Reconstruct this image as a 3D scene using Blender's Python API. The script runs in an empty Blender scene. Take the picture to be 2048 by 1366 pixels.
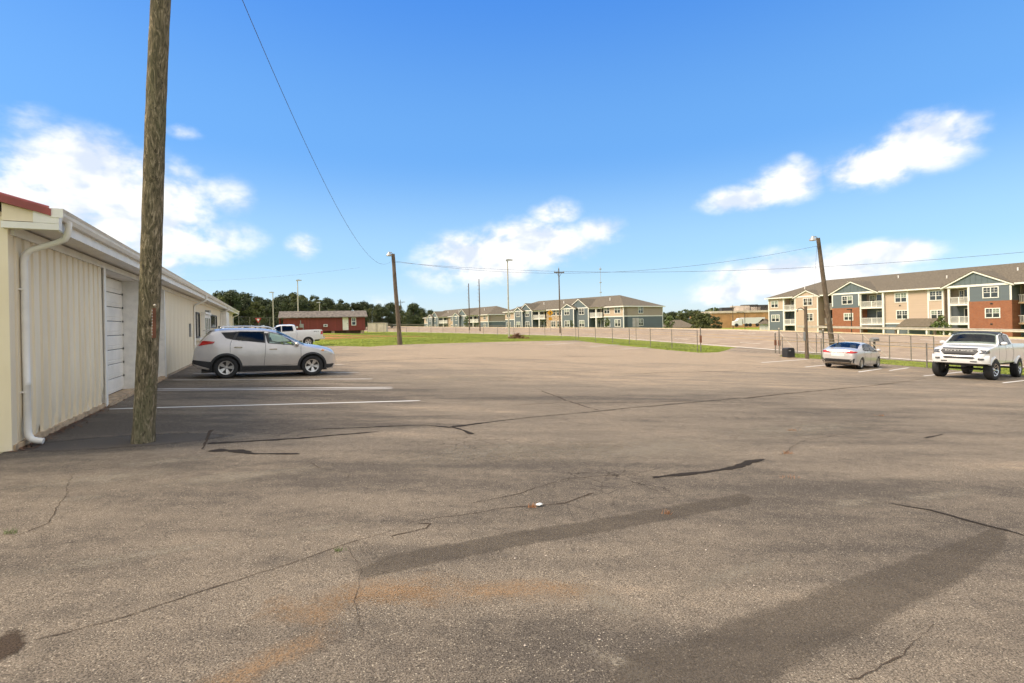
import bpy, bmesh, math, random
import numpy as np
from mathutils import Vector, Matrix

random.seed(11)
rng = np.random.default_rng(5)
R = math.radians
SC = bpy.context.scene
COL = SC.collection

# ------------------------------------------------------------------ camera
FPX, ROLL, EYE, PV = 1000.0, R(1.2), 1.72, 646.0      # focal length in pixels of a 2048 wide frame
cam = bpy.data.cameras.new('camera')
cam.sensor_width = 36.0
cam.lens = 36.0 * FPX / 2048.0
cam.shift_y = -(683.0 - PV) / 2048.0
cam.clip_start, cam.clip_end = 0.05, 9000.0
camo = bpy.data.objects.new('camera', cam)
COL.objects.link(camo)
camo.matrix_world = Matrix.Translation((0, 0, EYE)) @ Matrix.Rotation(R(90), 4, 'X') @ Matrix.Rotation(-ROLL, 4, 'Z')
SC.camera = camo

def ray(u, v):
    a, b = (u - 1024) / FPX, (PV - v) / FPX
    return (a * math.cos(ROLL) + b * math.sin(ROLL), 1.0, -a * math.sin(ROLL) + b * math.cos(ROLL))

def at(u, v, Y):
    r = ray(u, v)
    return Vector((r[0] * Y, Y, EYE + r[2] * Y))

# ------------------------------------------------------------------ sun, sky, exposure
SUN_EL = R(47)
SUN_DIR = Vector((-0.97, -0.24, 0)).normalized() * math.cos(SUN_EL) + Vector((0, 0, math.sin(SUN_EL)))
sl = bpy.data.lights.new('sun', 'SUN')
sl.energy, sl.angle, sl.color = 2.3, R(26), (1.0, 0.85, 0.68)
so = bpy.data.objects.new('sun', sl)
COL.objects.link(so)
so.rotation_euler = SUN_DIR.to_track_quat('Z', 'Y').to_euler()
so.location = SUN_DIR * 100

SC.view_settings.view_transform = 'Standard'
SC.view_settings.look = 'None'
SC.view_settings.gamma = 1.0
SC.view_settings.use_curve_mapping = False
SC.view_settings.exposure = 1.1
SC.cycles.max_bounces = 5
SC.cycles.diffuse_bounces = 2
SC.cycles.glossy_bounces = 3
SC.cycles.transparent_max_bounces = 16
SC.cycles.use_adaptive_sampling = True
SC.cycles.adaptive_threshold = 0.03
SC.cycles.use_denoising = True

class NT:
    """small helper for node trees"""
    def __init__(s, tree):
        s.t = tree
    def n(s, kind, **kw):
        nd = s.t.nodes.new(kind)
        for k, v in kw.items():
            setattr(nd, k, v)
        return nd
    def link(s, a, b):
        s.t.links.new(a, b)
    def put(s, sock, val):
        if hasattr(val, 'is_linked') or isinstance(val, bpy.types.NodeSocket):
            s.t.links.new(val, sock)
        else:
            sock.default_value = val
    def math(s, op, a, b=0.0, c=None, clamp=False):
        nd = s.n('ShaderNodeMath', operation=op, use_clamp=clamp)
        s.put(nd.inputs[0], a); s.put(nd.inputs[1], b)
        if c is not None: s.put(nd.inputs[2], c)
        return nd.outputs[0]
    def mix(s, fac, a, b, mode='MIX'):
        nd = s.n('ShaderNodeMix', data_type='RGBA', blend_type=mode)
        s.put(nd.inputs[0], fac)
        s.put(nd.inputs[6], a if not isinstance(a, tuple) else (*a[:3], 1))
        s.put(nd.inputs[7], b if not isinstance(b, tuple) else (*b[:3], 1))
        return nd.outputs[2]
    def ss(s, x, lo, hi):
        nd = s.n('ShaderNodeMapRange', interpolation_type='SMOOTHSTEP')
        s.put(nd.inputs[0], x); nd.inputs[1].default_value = lo; nd.inputs[2].default_value = hi
        return nd.outputs[0]
    def noise(s, vec, scale, detail=4, rough=0.55, dist=0.0):
        nd = s.n('ShaderNodeTexNoise')
        s.link(vec, nd.inputs['Vector'])
        nd.inputs['Scale'].default_value = scale
        nd.inputs['Detail'].default_value = detail
        nd.inputs['Roughness'].default_value = rough
        nd.inputs['Distortion'].default_value = dist
        return nd.outputs[0]

world = bpy.data.worlds.new('World')
SC.world = world
world.use_nodes = True
world.cycles.sampling_method = 'MANUAL'
world.cycles.sample_map_resolution = 256
wt = world.node_tree
wt.nodes.clear()
W = NT(wt)
sky = W.n('ShaderNodeTexSky', sky_type='NISHITA')
sky.sun_disc = False
sky.sun_elevation = SUN_EL
sky.sun_rotation = math.atan2(SUN_DIR.x, SUN_DIR.y)
sky.altitude, sky.air_density, sky.dust_density, sky.ozone_density = 200, 1.0, 0.6, 3.0
hs = W.n('ShaderNodeHueSaturation')
hs.inputs['Saturation'].default_value = 1.22
hs.inputs['Value'].default_value = 0.84
W.link(sky.outputs[0], hs.inputs['Color'])
tc = W.n('ShaderNodeTexCoord')
sp = W.n('ShaderNodeSeparateXYZ'); W.link(tc.outputs['Generated'], sp.inputs[0])
az = W.math('ARCTAN2', sp.outputs[0], sp.outputs[1])
el = W.math('ARCSINE', sp.outputs[2])
cv = W.n('ShaderNodeCombineXYZ')
W.link(az, cv.inputs[0]); W.link(W.math('MULTIPLY', el, 1.5), cv.inputs[1])
cvo = cv.outputs[0]
nz = W.noise(cvo, 9.0, 5, 0.55, 0.25)
nzf = W.noise(cvo, 34.0, 3, 0.6)
puff = W.math('MULTIPLY_ADD', nzf, 0.35, W.math('MULTIPLY', nz, 0.9))       # 0..1.25, mean .62
def azel(u, v):
    r = Vector(ray(u, v)).normalized()
    return math.atan2(r.x, r.y), math.asin(r.z)
CLOUDS = [  # pixel centre, half width, half height (px), weight
    (170, 355, 130, 80, 1.0), (40, 430, 210, 85, 1.0), (290, 420, 130, 100, .95), (230, 480, 230, 70, .62), (60, 240, 80, 45, .36),
    (60, 285, 75, 20, .36), (365, 264, 50, 20, .4), (440, 395, 80, 50, .42), (410, 480, 120, 50, .58), (340, 530, 40, 30, .55), (606, 492, 36, 28, .6), (585, 390, 30, 18, .12),
    (960, 520, 120, 50, .85), (1060, 492, 105, 46, 1.0), (880, 550, 70, 35, .5), (1110, 427, 50, 30, .62), (1195, 462, 65, 30, .55), (760, 600, 90, 25, .3),
    (1570, 365, 80, 42, .72), (1490, 398, 95, 26, .8), (1590, 325, 28, 25, .4), (1850, 285, 110, 52, 1.0), (1740, 335, 90, 42, .95), (1915, 265, 50, 40, .75),
    (1770, 508, 110, 28, .85), (1600, 555, 190, 50, .95), (1480, 585, 110, 30, .7), (1560, 520, 70, 30, .4), (1290, 600, 120, 22, .2)]
field = None
for u, v, du, dv, w in CLOUDS:
    a0, e0 = azel(u, v)
    da = abs(azel(u + du, v)[0] - a0); de = abs(azel(u, v - dv)[1] - e0)
    dx = W.math('MULTIPLY', W.math('SUBTRACT', az, a0), 1 / da)
    dy = W.math('MULTIPLY', W.math('SUBTRACT', el, e0), 1 / de)
    r2 = W.math('ADD', W.math('MULTIPLY', dx, dx), W.math('MULTIPLY', dy, dy))
    g = W.math('MULTIPLY', W.math('POWER', 2.718, W.math('MULTIPLY', r2, -0.8)), w)
    field = g if field is None else W.math('MAXIMUM', field, g)
# unseen sky outside the view: thicker cloud cover, added to brighten and whiten the shade
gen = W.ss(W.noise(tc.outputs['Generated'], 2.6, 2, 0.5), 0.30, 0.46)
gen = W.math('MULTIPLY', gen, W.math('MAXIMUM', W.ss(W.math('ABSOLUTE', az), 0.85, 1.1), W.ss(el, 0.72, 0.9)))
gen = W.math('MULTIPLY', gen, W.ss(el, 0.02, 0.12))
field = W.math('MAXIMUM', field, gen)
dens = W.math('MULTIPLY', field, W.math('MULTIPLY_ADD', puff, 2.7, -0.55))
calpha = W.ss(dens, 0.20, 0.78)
ofs = W.n('ShaderNodeVectorMath', operation='ADD'); W.link(cvo, ofs.inputs[0]); ofs.inputs[1].default_value = (-0.022, 0.05, 0)
nlit = W.noise(ofs.outputs[0], 9.0, 3, 0.55, 0.25)
shade = W.ss(W.math('SUBTRACT', nlit, nz), -0.07, 0.16)          # parts turned away from the light
ccol = W.mix(shade, (1.0, 0.985, 0.965), (0.66, 0.73, 0.85))
bgs = W.n('ShaderNodeBackground'); 
# the photograph's sky: the same clear blue all round, paler towards the horizon
rp = W.n('ShaderNodeValToRGB'); rp.color_ramp.interpolation = 'EASE'
W.link(W.math('MULTIPLY', el, 1 / R(90)), rp.inputs[0])
els = rp.color_ramp.elements
for i_, (p_, c_) in enumerate(((0.0, (.62, .79, .95)), (0.085, (.41, .69, .97)), (0.21, (.165, .45, .97)), (0.42, (.062, .285, .93)), (1.0, (.05, .23, .74)))):
    e_ = els[i_] if i_ < 2 else els.new(p_)
    e_.position = p_; e_.color = (*[x_ * 4.1 for x_ in c_], 1)
skc = W.mix(0.72, hs.outputs[0], rp.outputs[0])
W.link(skc, bgs.inputs[0]); bgs.inputs[1].default_value = 0.115
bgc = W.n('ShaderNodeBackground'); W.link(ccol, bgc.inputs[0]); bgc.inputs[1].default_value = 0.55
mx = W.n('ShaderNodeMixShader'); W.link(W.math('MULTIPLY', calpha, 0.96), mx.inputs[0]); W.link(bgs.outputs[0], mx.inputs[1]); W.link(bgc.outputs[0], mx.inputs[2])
wo = W.n('ShaderNodeOutputWorld'); W.link(mx.outputs[0], wo.inputs[0])

# ------------------------------------------------------------------ materials
MATS = {}
def mat(name, c, rough=0.6, metal=0.0, var=0.12, scale=3.0, bump=0.0, bscale=40.0, stretch=(1, 1, 1), coat=0.0, spec=0.5, c2=None, detail=5):
    if name in MATS: return MATS[name]
    m = bpy.data.materials.new(name); m.use_nodes = True
    T = NT(m.node_tree); b = m.node_tree.nodes['Principled BSDF']
    tcn = T.n('ShaderNodeTexCoord'); mp = T.n('ShaderNodeMapping')
    T.link(tcn.outputs['Object'], mp.inputs[0]); mp.inputs['Scale'].default_value = stretch
    nzz = T.noise(mp.outputs[0], scale, detail)
    lo = tuple(max(0, x * (1 - var)) for x in c); hi = c2 if c2 else tuple(min(1, x * (1 + var)) for x in c)
    T.link(T.mix(T.ss(nzz, 0.3, 0.7), lo, hi), b.inputs['Base Color'])
    b.inputs['Roughness'].default_value = rough
    b.inputs['Metallic'].default_value = metal
    b.inputs['Specular IOR Level'].default_value = spec
    b.inputs['Coat Weight'].default_value = coat
    b.inputs['Coat Roughness'].default_value = 0.08
    if bump:
        bp = T.n('ShaderNodeBump'); bp.inputs['Strength'].default_value = bump; bp.inputs['Distance'].default_value = 0.02
        T.link(T.noise(mp.outputs[0], bscale, 4), bp.inputs['Height']); T.link(bp.outputs[0], b.inputs['Normal'])
    MATS[name] = m
    return m

def glass_mat(name, tint, gloss=0.12):
    m = bpy.data.materials.new(name); m.use_nodes = True
    t = m.node_tree; t.nodes.clear(); T = NT(t)
    tr = T.n('ShaderNodeBsdfTransparent'); tcn = T.n('ShaderNodeTexCoord')
    T.link(T.mix(T.noise(tcn.outputs['Object'], 2.0), tuple(x * .92 for x in tint), tint), tr.inputs[0])
    gl = T.n('ShaderNodeBsdfGlossy'); gl.inputs['Roughness'].default_value = 0.03
    lw = T.n('ShaderNodeFresnel'); lw.inputs[0].default_value = 1.38
    mxx = T.n('ShaderNodeMixShader'); T.link(T.math('ADD', lw.outputs[0], gloss, clamp=True), mxx.inputs[0])
    T.link(tr.outputs[0], mxx.inputs[1]); T.link(gl.outputs[0], mxx.inputs[2])
    o = T.n('ShaderNodeOutputMaterial'); T.link(mxx.outputs[0], o.inputs[0])
    MATS[name] = m
    return m

def siding_mat(name, c, pitch=0.16, axis=2, depth=0.25, var=0.07):
    m = bpy.data.materials.new(name); m.use_nodes = True
    T = NT(m.node_tree); b = m.node_tree.nodes['Principled BSDF']
    tcn = T.n('ShaderNodeTexCoord'); s3 = T.n('ShaderNodeSeparateXYZ'); T.link(tcn.outputs['Object'], s3.inputs[0])
    saw = T.math('FRACT', T.math('DIVIDE', s3.outputs[axis], pitch))
    row = T.math('FLOOR', T.math('DIVIDE', s3.outputs[axis], pitch))
    wn = T.n('ShaderNodeTexWhiteNoise', noise_dimensions='1D'); T.link(row, wn.inputs['W'])
    nzz = T.noise(tcn.outputs['Object'], 1.2, 4)
    f = T.math('ADD', T.math('MULTIPLY', wn.outputs[0], 0.4), T.math('MULTIPLY', nzz, 0.6))
    T.link(T.mix(f, tuple(x * (1 - var) for x in c), tuple(min(1, x * (1 + var)) for x in c)), b.inputs['Base Color'])
    bp = T.n('ShaderNodeBump'); bp.inputs['Strength'].default_value = depth; bp.inputs['Distance'].default_value = 0.03
    T.link(T.math('SUBTRACT', 1.0, saw), bp.inputs['Height']); T.link(bp.outputs[0], b.inputs['Normal'])
    b.inputs['Roughness'].default_value = 0.6
    MATS[name] = m
    return m

def brick_mat(name, c1, c2, mortar, scale):
    m = bpy.data.materials.new(name); m.use_nodes = True
    T = NT(m.node_tree); b = m.node_tree.nodes['Principled BSDF']
    tcn = T.n('ShaderNodeTexCoord'); mp = T.n('ShaderNodeMapping'); T.link(tcn.outputs['Object'], mp.inputs[0])
    mp.inputs['Rotation'].default_value = (R(-90), 0, 0)
    bk = T.n('ShaderNodeTexBrick'); T.link(mp.outputs[0], bk.inputs['Vector'])
    bk.inputs['Color1'].default_value = (*c1, 1); bk.inputs['Color2'].default_value = (*c2, 1); bk.inputs['Mortar'].default_value = (*mortar, 1)
    bk.inputs['Scale'].default_value = scale; bk.inputs['Mortar Size'].default_value = 0.012
    T.link(T.mix(T.noise(tcn.outputs['Object'], 1.5), bk.outputs[0], (0.72, 0.70, 0.68), 'MULTIPLY'), b.inputs['Base Color'])
    b.inputs['Roughness'].default_value = 0.85
    MATS[name] = m
    return m

M = MATS
mat('white_trim', (0.84, 0.80, 0.72), 0.5, var=0.06)
mat('white_render', (0.85, 0.81, 0.74), 0.8, var=0.08, scale=5, bump=0.3, bscale=90)
mat('cream_metal', (0.87, 0.72, 0.49), 0.5, var=0.10, scale=1.3, stretch=(1, 1, 0.25), c2=(0.92, 0.79, 0.57))
mat('red_metal', (0.30, 0.06, 0.045), 0.4, var=0.2)
mat('dark_gap', (0.015, 0.013, 0.012), 0.9)
mat('concrete', (0.46, 0.33, 0.20), 0.9, var=0.3, scale=6, bump=0.3)
mat('door_white', (0.86, 0.80, 0.70), 0.45, var=0.07, scale=2)
mat('black_rubber', (0.018, 0.018, 0.018), 0.75, var=0.2)
mat('black_plastic', (0.025, 0.025, 0.026), 0.55)
mat('grey_metal', (0.30, 0.30, 0.29), 0.45, 0.6)
mat('galv', (0.24, 0.215, 0.18), 0.55, 0.45, var=0.25, scale=8)
mat('galv_light', (0.50, 0.45, 0.36), 0.5, 0.3, var=0.12)
mat('wood_grey', (0.14, 0.105, 0.07), 0.9, var=0.45, scale=6, bump=0.8, bscale=30, stretch=(4, 4, 0.5))
mat('wire_dark', (0.10, 0.095, 0.09), 0.6)
mat('dark_steel', (0.06, 0.055, 0.05), 0.5, 0.5)
mat('lamp_grey', (0.45, 0.44, 0.42), 0.4, 0.3)
mat('pane_dark', (0.035, 0.042, 0.045), 0.06, var=0.4, scale=1.5, spec=0.8)
mat('pane_blind', (0.23, 0.27, 0.21), 0.25, var=0.3, scale=4, stretch=(1, 1, 6))
mat('interior', (0.035, 0.033, 0.03), 0.8)
mat('seat_grey', (0.26, 0.25, 0.23), 0.8)
mat('chrome', (0.7, 0.7, 0.7), 0.12, 1.0, var=0.03)
mat('rim_silver', (0.62, 0.60, 0.57), 0.28, 0.85, var=0.05)
mat('tail_red', (0.45, 0.02, 0.015), 0.15, coat=0.8, var=0.2, scale=12)
mat('lamp_clear', (0.62, 0.60, 0.55), 0.08, var=0.25, scale=10, coat=1)
mat('lamp_amber', (0.6, 0.25, 0.06), 0.15, coat=1)
mat('lamp_dark', (0.10, 0.10, 0.10), 0.1, var=0.6, scale=14, coat=1)
mat('paint_white', (0.74, 0.73, 0.70), 0.3, var=0.03, coat=1.0)
mat('paint_silver', (0.60, 0.56, 0.52), 0.32, 0.55, var=0.05, coat=1.0)
mat('paint_silver_light', (0.58, 0.55, 0.51), 0.3, 0.3, var=0.04, coat=1.0)
mat('plate_white', (0.70, 0.74, 0.70), 0.4)
glass_mat('glass_clear', (0.82, 0.97, 0.90), 0.03)
glass_mat('glass_tint', (0.06, 0.06, 0.056), 0.01)
glass_mat('glass_mid', (0.50, 0.56, 0.53), 0.03)
siding_mat('siding_tan', (0.52, 0.39, 0.285), 0.17)
siding_mat('siding_tan_dark', (0.38, 0.30, 0.225), 0.17)  # darker siding_tan for recessed and end walls, their shade put into the colour
siding_mat('siding_blue', (0.125, 0.150, 0.160), 0.17)
siding_mat('siding_red', (0.24, 0.042, 0.030), 0.22, axis=0, depth=0.5, var=0.25)
mat('batten_blue', (0.125, 0.155, 0.16), 0.6, var=0.08)
mat('batten_tan', (0.52, 0.39, 0.285), 0.6, var=0.06)
mat('shingle', (0.145, 0.118, 0.08), 0.95, var=0.35, scale=5, stretch=(1, 1, 3), bump=0.5, bscale=12)
mat('shingle_shed', (0.16, 0.135, 0.11), 0.95, var=0.4, scale=3, bump=0.6, bscale=10)
brick_mat('brick', (0.40, 0.145, 0.065), (0.31, 0.105, 0.05), (0.32, 0.23, 0.155), 3.2)
mat('stone_tan', (0.42, 0.31, 0.21), 0.9, var=0.5, scale=3.2, bump=0.8, bscale=4)
mat('tan_block', (0.46, 0.25, 0.11), 0.9, var=0.12, scale=0.4)
mat('beige_roof', (0.62, 0.52, 0.42), 0.8, var=0.15, scale=0.5)
mat('brown_rust', (0.16, 0.06, 0.03), 0.8, var=0.4)
mat('sign_yellow', (0.75, 0.36, 0.01), 0.4, var=0.08)
mat('sign_grey', (0.33, 0.32, 0.30), 0.5, 0.4)
mat('sign_red', (0.5, 0.04, 0.03), 0.4)
mat('soil_dark', (0.10, 0.06, 0.035), 0.95, var=0.4, scale=9)
mat('leaf_a', (0.040, 0.058, 0.018), 0.7, var=0.5, scale=0.7, c2=(0.125, 0.15, 0.048))
mat('leaf_b', (0.055, 0.075, 0.018), 0.7, var=0.4, scale=0.7, c2=(0.17, 0.18, 0.05))
mat('leaf_c', (0.040, 0.060, 0.022), 0.7, var=0.4, scale=0.7, c2=(0.095, 0.118, 0.04))
mat('leaf_young', (0.075, 0.12, 0.02), 0.6, var=0.4, scale=1.5, c2=(0.16, 0.20, 0.05))
mat('bark', (0.09, 0.065, 0.045), 0.95, var=0.4, scale=8, bump=0.6)
mat('twig', (0.17, 0.085, 0.045), 0.9, var=0.6, scale=5)
mat('paper_white', (0.78, 0.78, 0.74), 0.7)
mat('dry_grass', (0.38, 0.17, 0.07), 0.9, var=0.4, scale=20)
mat('blade', (0.17, 0.235, 0.03), 0.75, var=0.3, scale=0.35, c2=(0.30, 0.33, 0.06))
mat('trailer_white', (0.74, 0.72, 0.68), 0.4, var=0.05)

# ------------------------------------------------------------------ mesh helpers
class MB:
    def __init__(s):
        s.v, s.f = [], []
    def add(s, verts, faces):
        o = len(s.v); s.v += [tuple(p) for p in verts]; s.f += [tuple(i + o for i in f) for f in faces]
        return s
    def box(s, x0, x1, y0, y1, z0, z1, M4=None):
        vs = [Vector((x, y, z)) for z in (z0, z1) for y in (y0, y1) for x in (x0, x1)]
        if M4 is not None: vs = [M4 @ p for p in vs]
        return s.add(vs, [(0, 2, 3, 1), (4, 5, 7, 6), (0, 1, 5, 4), (2, 6, 7, 3), (0, 4, 6, 2), (1, 3, 7, 5)])
    def quad(s, a, b, c, d):
        return s.add([a, b, c, d], [(0, 1, 2, 3)])
    def poly(s, pts):
        return s.add(pts, [tuple(range(len(pts)))])
    def prism(s, pts, off):
        n = len(pts); off = Vector(off)
        vs = [Vector(p) for p in pts] + [Vector(p) + off for p in pts]
        fs = [tuple(range(n))[::-1], tuple(range(n, 2 * n))] + [(i, (i + 1) % n, n + (i + 1) % n, n + i) for i in range(n)]
        return s.add(vs, fs)
    def tube(s, path, r, n=8, caps=True, flat=1.0):
        path = [Vector(p) for p in path]
        rs = r if isinstance(r, (list, tuple)) else [r] * len(path)
        up = None; rings = []
        for i, p in enumerate(path):
            t = (path[min(i + 1, len(path) - 1)] - path[max(i - 1, 0)]).normalized()
            if up is None:
                up = Vector((0, 0, 1)) if abs(t.z) < 0.9 else Vector((1, 0, 0))
            a = t.cross(up).normalized(); b = a.cross(t).normalized(); up = b
            rings.append([p + a * (rs[i] * math.cos(2 * math.pi * k / n)) + b * (rs[i] * flat * math.sin(2 * math.pi * k / n)) for k in range(n)])
        vs = [q for g in rings for q in g]
        fs = [(i * n + k, i * n + (k + 1) % n, (i + 1) * n + (k + 1) % n, (i + 1) * n + k) for i in range(len(path) - 1) for k in range(n)]
        if caps:
            fs += [tuple(range(n))[::-1], tuple(range((len(path) - 1) * n, len(path) * n))]
        return s.add(vs, fs)
    def bar(s, a, b, w):
        return s.tube([a, b], w, 4)
    def lathe(s, prof, n=32, M4=None, close=False):
        vs = []
        for k in range(n):
            a = 2 * math.pi * k / n
            for (r, h) in prof:
                p = Vector((r * math.cos(a), h, r * math.sin(a)))
                vs.append(M4 @ p if M4 is not None else p)
        m = len(prof); fs = []
        for k in range(n):
            for j in range(m - 1 + (1 if close else 0)):
                j2 = (j + 1) % m; k2 = (k + 1) % n
                fs.append((k * m + j, k * m + j2, k2 * m + j2, k2 * m + j))
        return s.add(vs, fs)
    def sphere(s, c, rx, ry=None, rz=None, n=10, m=6):
        ry = ry or rx; rz = rz or rx
        vs = [Vector((c[0] + rx * math.sin(math.pi * j / m) * math.cos(2 * math.pi * k / n), c[1] + ry * math.sin(math.pi * j / m) * math.sin(2 * math.pi * k / n), c[2] + rz * math.cos(math.pi * j / m))) for j in range(m + 1) for k in range(n)]
        fs = [(j * n + k, (j + 1) * n + k, (j + 1) * n + (k + 1) % n, j * n + (k + 1) % n) for j in range(m) for k in range(n)]
        return s.add(vs, fs)
    def mesh(s, name, m, smooth=None):
        me = bpy.data.meshes.new(name)
        me.from_pydata(s.v, [], s.f)
        if m is not None: me.materials.append(M[m] if isinstance(m, str) else m)
        bm = bmesh.new(); bm.from_mesh(me)
        bmesh.ops.recalc_face_normals(bm, faces=bm.faces); bm.to_mesh(me); bm.free()
        if smooth is not None:
            me.polygons.foreach_set('use_smooth', [True] * len(me.polygons))
            me.set_sharp_from_angle(angle=R(smooth))
        me.update()
        return me
    def build(s, name, m, parent=None, smooth=None):
        return link(name, s.mesh(name, m, smooth), parent)

def link(name, me, parent=None):
    o = bpy.data.objects.new(name, me); COL.objects.link(o)
    if parent is not None: o.parent = parent
    return o

def tag(o, label=None, cat=None, group=None, kind=None):
    if label: o['label'] = label
    if cat: o['category'] = cat
    if group: o['group'] = group
    if kind: o['kind'] = kind
    return o

def thing(name, label, cat, loc=(0, 0, 0), rz=0.0, group=None):
    o = bpy.data.objects.new(name, None); COL.objects.link(o)
    o.empty_display_size = 0.3
    o.location = loc; o.rotation_euler = (0, 0, rz)
    return tag(o, label, cat, group)

def copy_tree(o, parent=None):
    c = o.copy(); COL.objects.link(c); c.parent = parent
    for ch in list(o.children): copy_tree(ch, c)
    return c

def pchip(xs, ys):
    xs, ys = np.array(xs, float), np.array(ys, float)
    h = np.diff(xs); dl = np.diff(ys) / h
    m = np.zeros(len(xs)); m[0], m[-1] = dl[0], dl[-1]
    for i in range(1, len(xs) - 1):
        m[i] = 0 if dl[i - 1] * dl[i] <= 0 else 2 * dl[i - 1] * dl[i] / (dl[i - 1] + dl[i])
    def f(x):
        x = min(max(x, xs[0]), xs[-1]); i = min(int(np.searchsorted(xs, x, 'right')) - 1, len(xs) - 2)
        t = (x - xs[i]) / h[i]
        return float((2 * t**3 - 3 * t**2 + 1) * ys[i] + (t**3 - 2 * t**2 + t) * h[i] * m[i] + (-2 * t**3 + 3 * t**2) * ys[i + 1] + (t**3 - t**2) * h[i] * m[i + 1])
    return f

# ------------------------------------------------------------------ terrain
WA = R(26)                                     # direction of the warehouse
WN = Vector((math.cos(WA), math.sin(WA), 0)); WD = Vector((-math.sin(WA), math.cos(WA), 0))
P0 = at(20, 903, 7.0); P0.z = 0.0              # near corner of the warehouse
# near edge of the highway: straight, then a long left-hand bend
edge = []
q = Vector((25.14, 48.0)); ang = R(19)
for k in range(-140, 29): edge.append((q.x - math.sin(ang) * k, q.y + math.cos(ang) * k, ang))
x, y, a = edge[-1]
for k in range(80):
    a += R(45) / 80; x -= math.sin(a); y += math.cos(a); edge.append((x, y, a))
for k in range(260):
    x -= math.sin(a); y += math.cos(a); edge.append((x, y, a))
EDGE = np.array(edge)

def base_z(X, Y):
    dx, dy = X - P0.x, Y - P0.y
    p = WN.x * dx + WN.y * dy; s = WD.x * dx + WD.y * dy
    g = 1.4 * (1 - np.exp(-(np.maximum(s - 2, 0) / 45.0) ** 1.3))
    k = np.clip((p + np.maximum(s - 40, 0) * 0.4) / 15.0, 0, 1); k = k * k * (3 - 2 * k)
    z = 0.05 - 0.041 * np.clip(p, -2, 48) + g * k
    return z

ROADW = 20.0
def road_q(X, Y):
    """signed distance past the road's near edge, height of that edge, index"""
    X = np.atleast_1d(np.asarray(X, float)); Y = np.atleast_1d(np.asarray(Y, float))
    qs = np.empty(len(X)); idx = np.empty(len(X), int)
    for i0 in range(0, len(X), 4000):
        sl_ = slice(i0, i0 + 4000)
        d2 = (X[sl_, None] - EDGE[None, :, 0]) ** 2 + (Y[sl_, None] - EDGE[None, :, 1]) ** 2
        j = d2.argmin(1); idx[sl_] = j
        an = EDGE[j, 2]
        qs[sl_] = (X[sl_] - EDGE[j, 0]) * np.cos(an) + (Y[sl_] - EDGE[j, 1]) * np.sin(an)
    return qs, idx
EZ = base_z(EDGE[:, 0], EDGE[:, 1])
EZ = np.convolve(np.pad(EZ, 12, 'edge'), np.ones(25) / 25, 'valid')

def ground(X, Y):
    X = np.atleast_1d(np.asarray(X, float)); Y = np.atleast_1d(np.asarray(Y, float))
    qv, j = road_q(X, Y)
    zr = EZ[j] + 0.043 * np.clip(qv, 0, ROADW + 1.5) - 2.6 * np.clip((qv - ROADW - 3) / 16, 0, 1)
    zb = base_z(X, Y)
    t = np.clip((qv + 4) / 4, 0, 1); t = t * t * (3 - 2 * t)
    z = zb * (1 - t) + zr * t
    far = np.clip((np.hypot(X, Y) - 300) / 500, 0, 1)
    return z * (1 - far) + (-2.0) * far

def gz(x, y):
    return float(ground(x, y)[0])

def G(u, v, lift=0.0):
    """point where the ground is seen at a pixel of the photograph"""
    r = ray(u, v); lo, hi = 1.0, None
    Y = 1.0
    while Y < 600:
        if EYE + r[2] * Y < gz(r[0] * Y, Y) + lift: hi = Y; break
        lo = Y; Y *= 1.05
    if hi is None: hi = 600
    for _ in range(30):
        m_ = (lo + hi) / 2
        if EYE + r[2] * m_ < gz(r[0] * m_, m_) + lift: hi = m_
        else: lo = m_
    return Vector((r[0] * hi, hi, gz(r[0] * hi, hi)))

def at_q(j, qd, lift=0.0):
    """point on the road: sample index along the near edge, distance across"""
    j = max(0, min(len(EDGE) - 1, j)); x, y, an = EDGE[j]
    X, Y = x + math.cos(an) * qd, y + math.sin(an) * qd
    return Vector((X, Y, gz(X, Y) + lift))
def edge_at_u(u, qd=0.0):
    best = min(range(100, len(EDGE)), key=lambda j: abs((EDGE[j, 0] + math.cos(EDGE[j, 2]) * qd) / (EDGE[j, 1] + math.sin(EDGE[j, 2]) * qd) - ray(u, 660)[0]))
    return best
# ------------------------------------------------------------------ ground materials
def pos_of(T):
    tcn = T.n('ShaderNodeTexCoord')
    return tcn.outputs['Object'], tcn.outputs['UV']

def edge_alpha(T, uv, pos, soft=0.5, amt=0.9, scale=6.0, scale2=40.0):
    """ragged edge for thin layers: UV.y runs 0 at the middle to 1 at the rim"""
    s2 = T.n('ShaderNodeSeparateXYZ'); T.link(uv, s2.inputs[0])
    e = T.math('SUBTRACT', 1.0, s2.outputs[1])
    nn = T.math('ADD', T.math('MULTIPLY', T.noise(pos, scale, 5, 0.6), 0.7), T.math('MULTIPLY', T.noise(pos, scale2, 3, 0.6), 0.3))
    return T.ss(T.math('ADD', e, T.math('MULTIPLY', T.math('SUBTRACT', nn, 0.5), amt * 2)), 0.02, soft)

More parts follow.
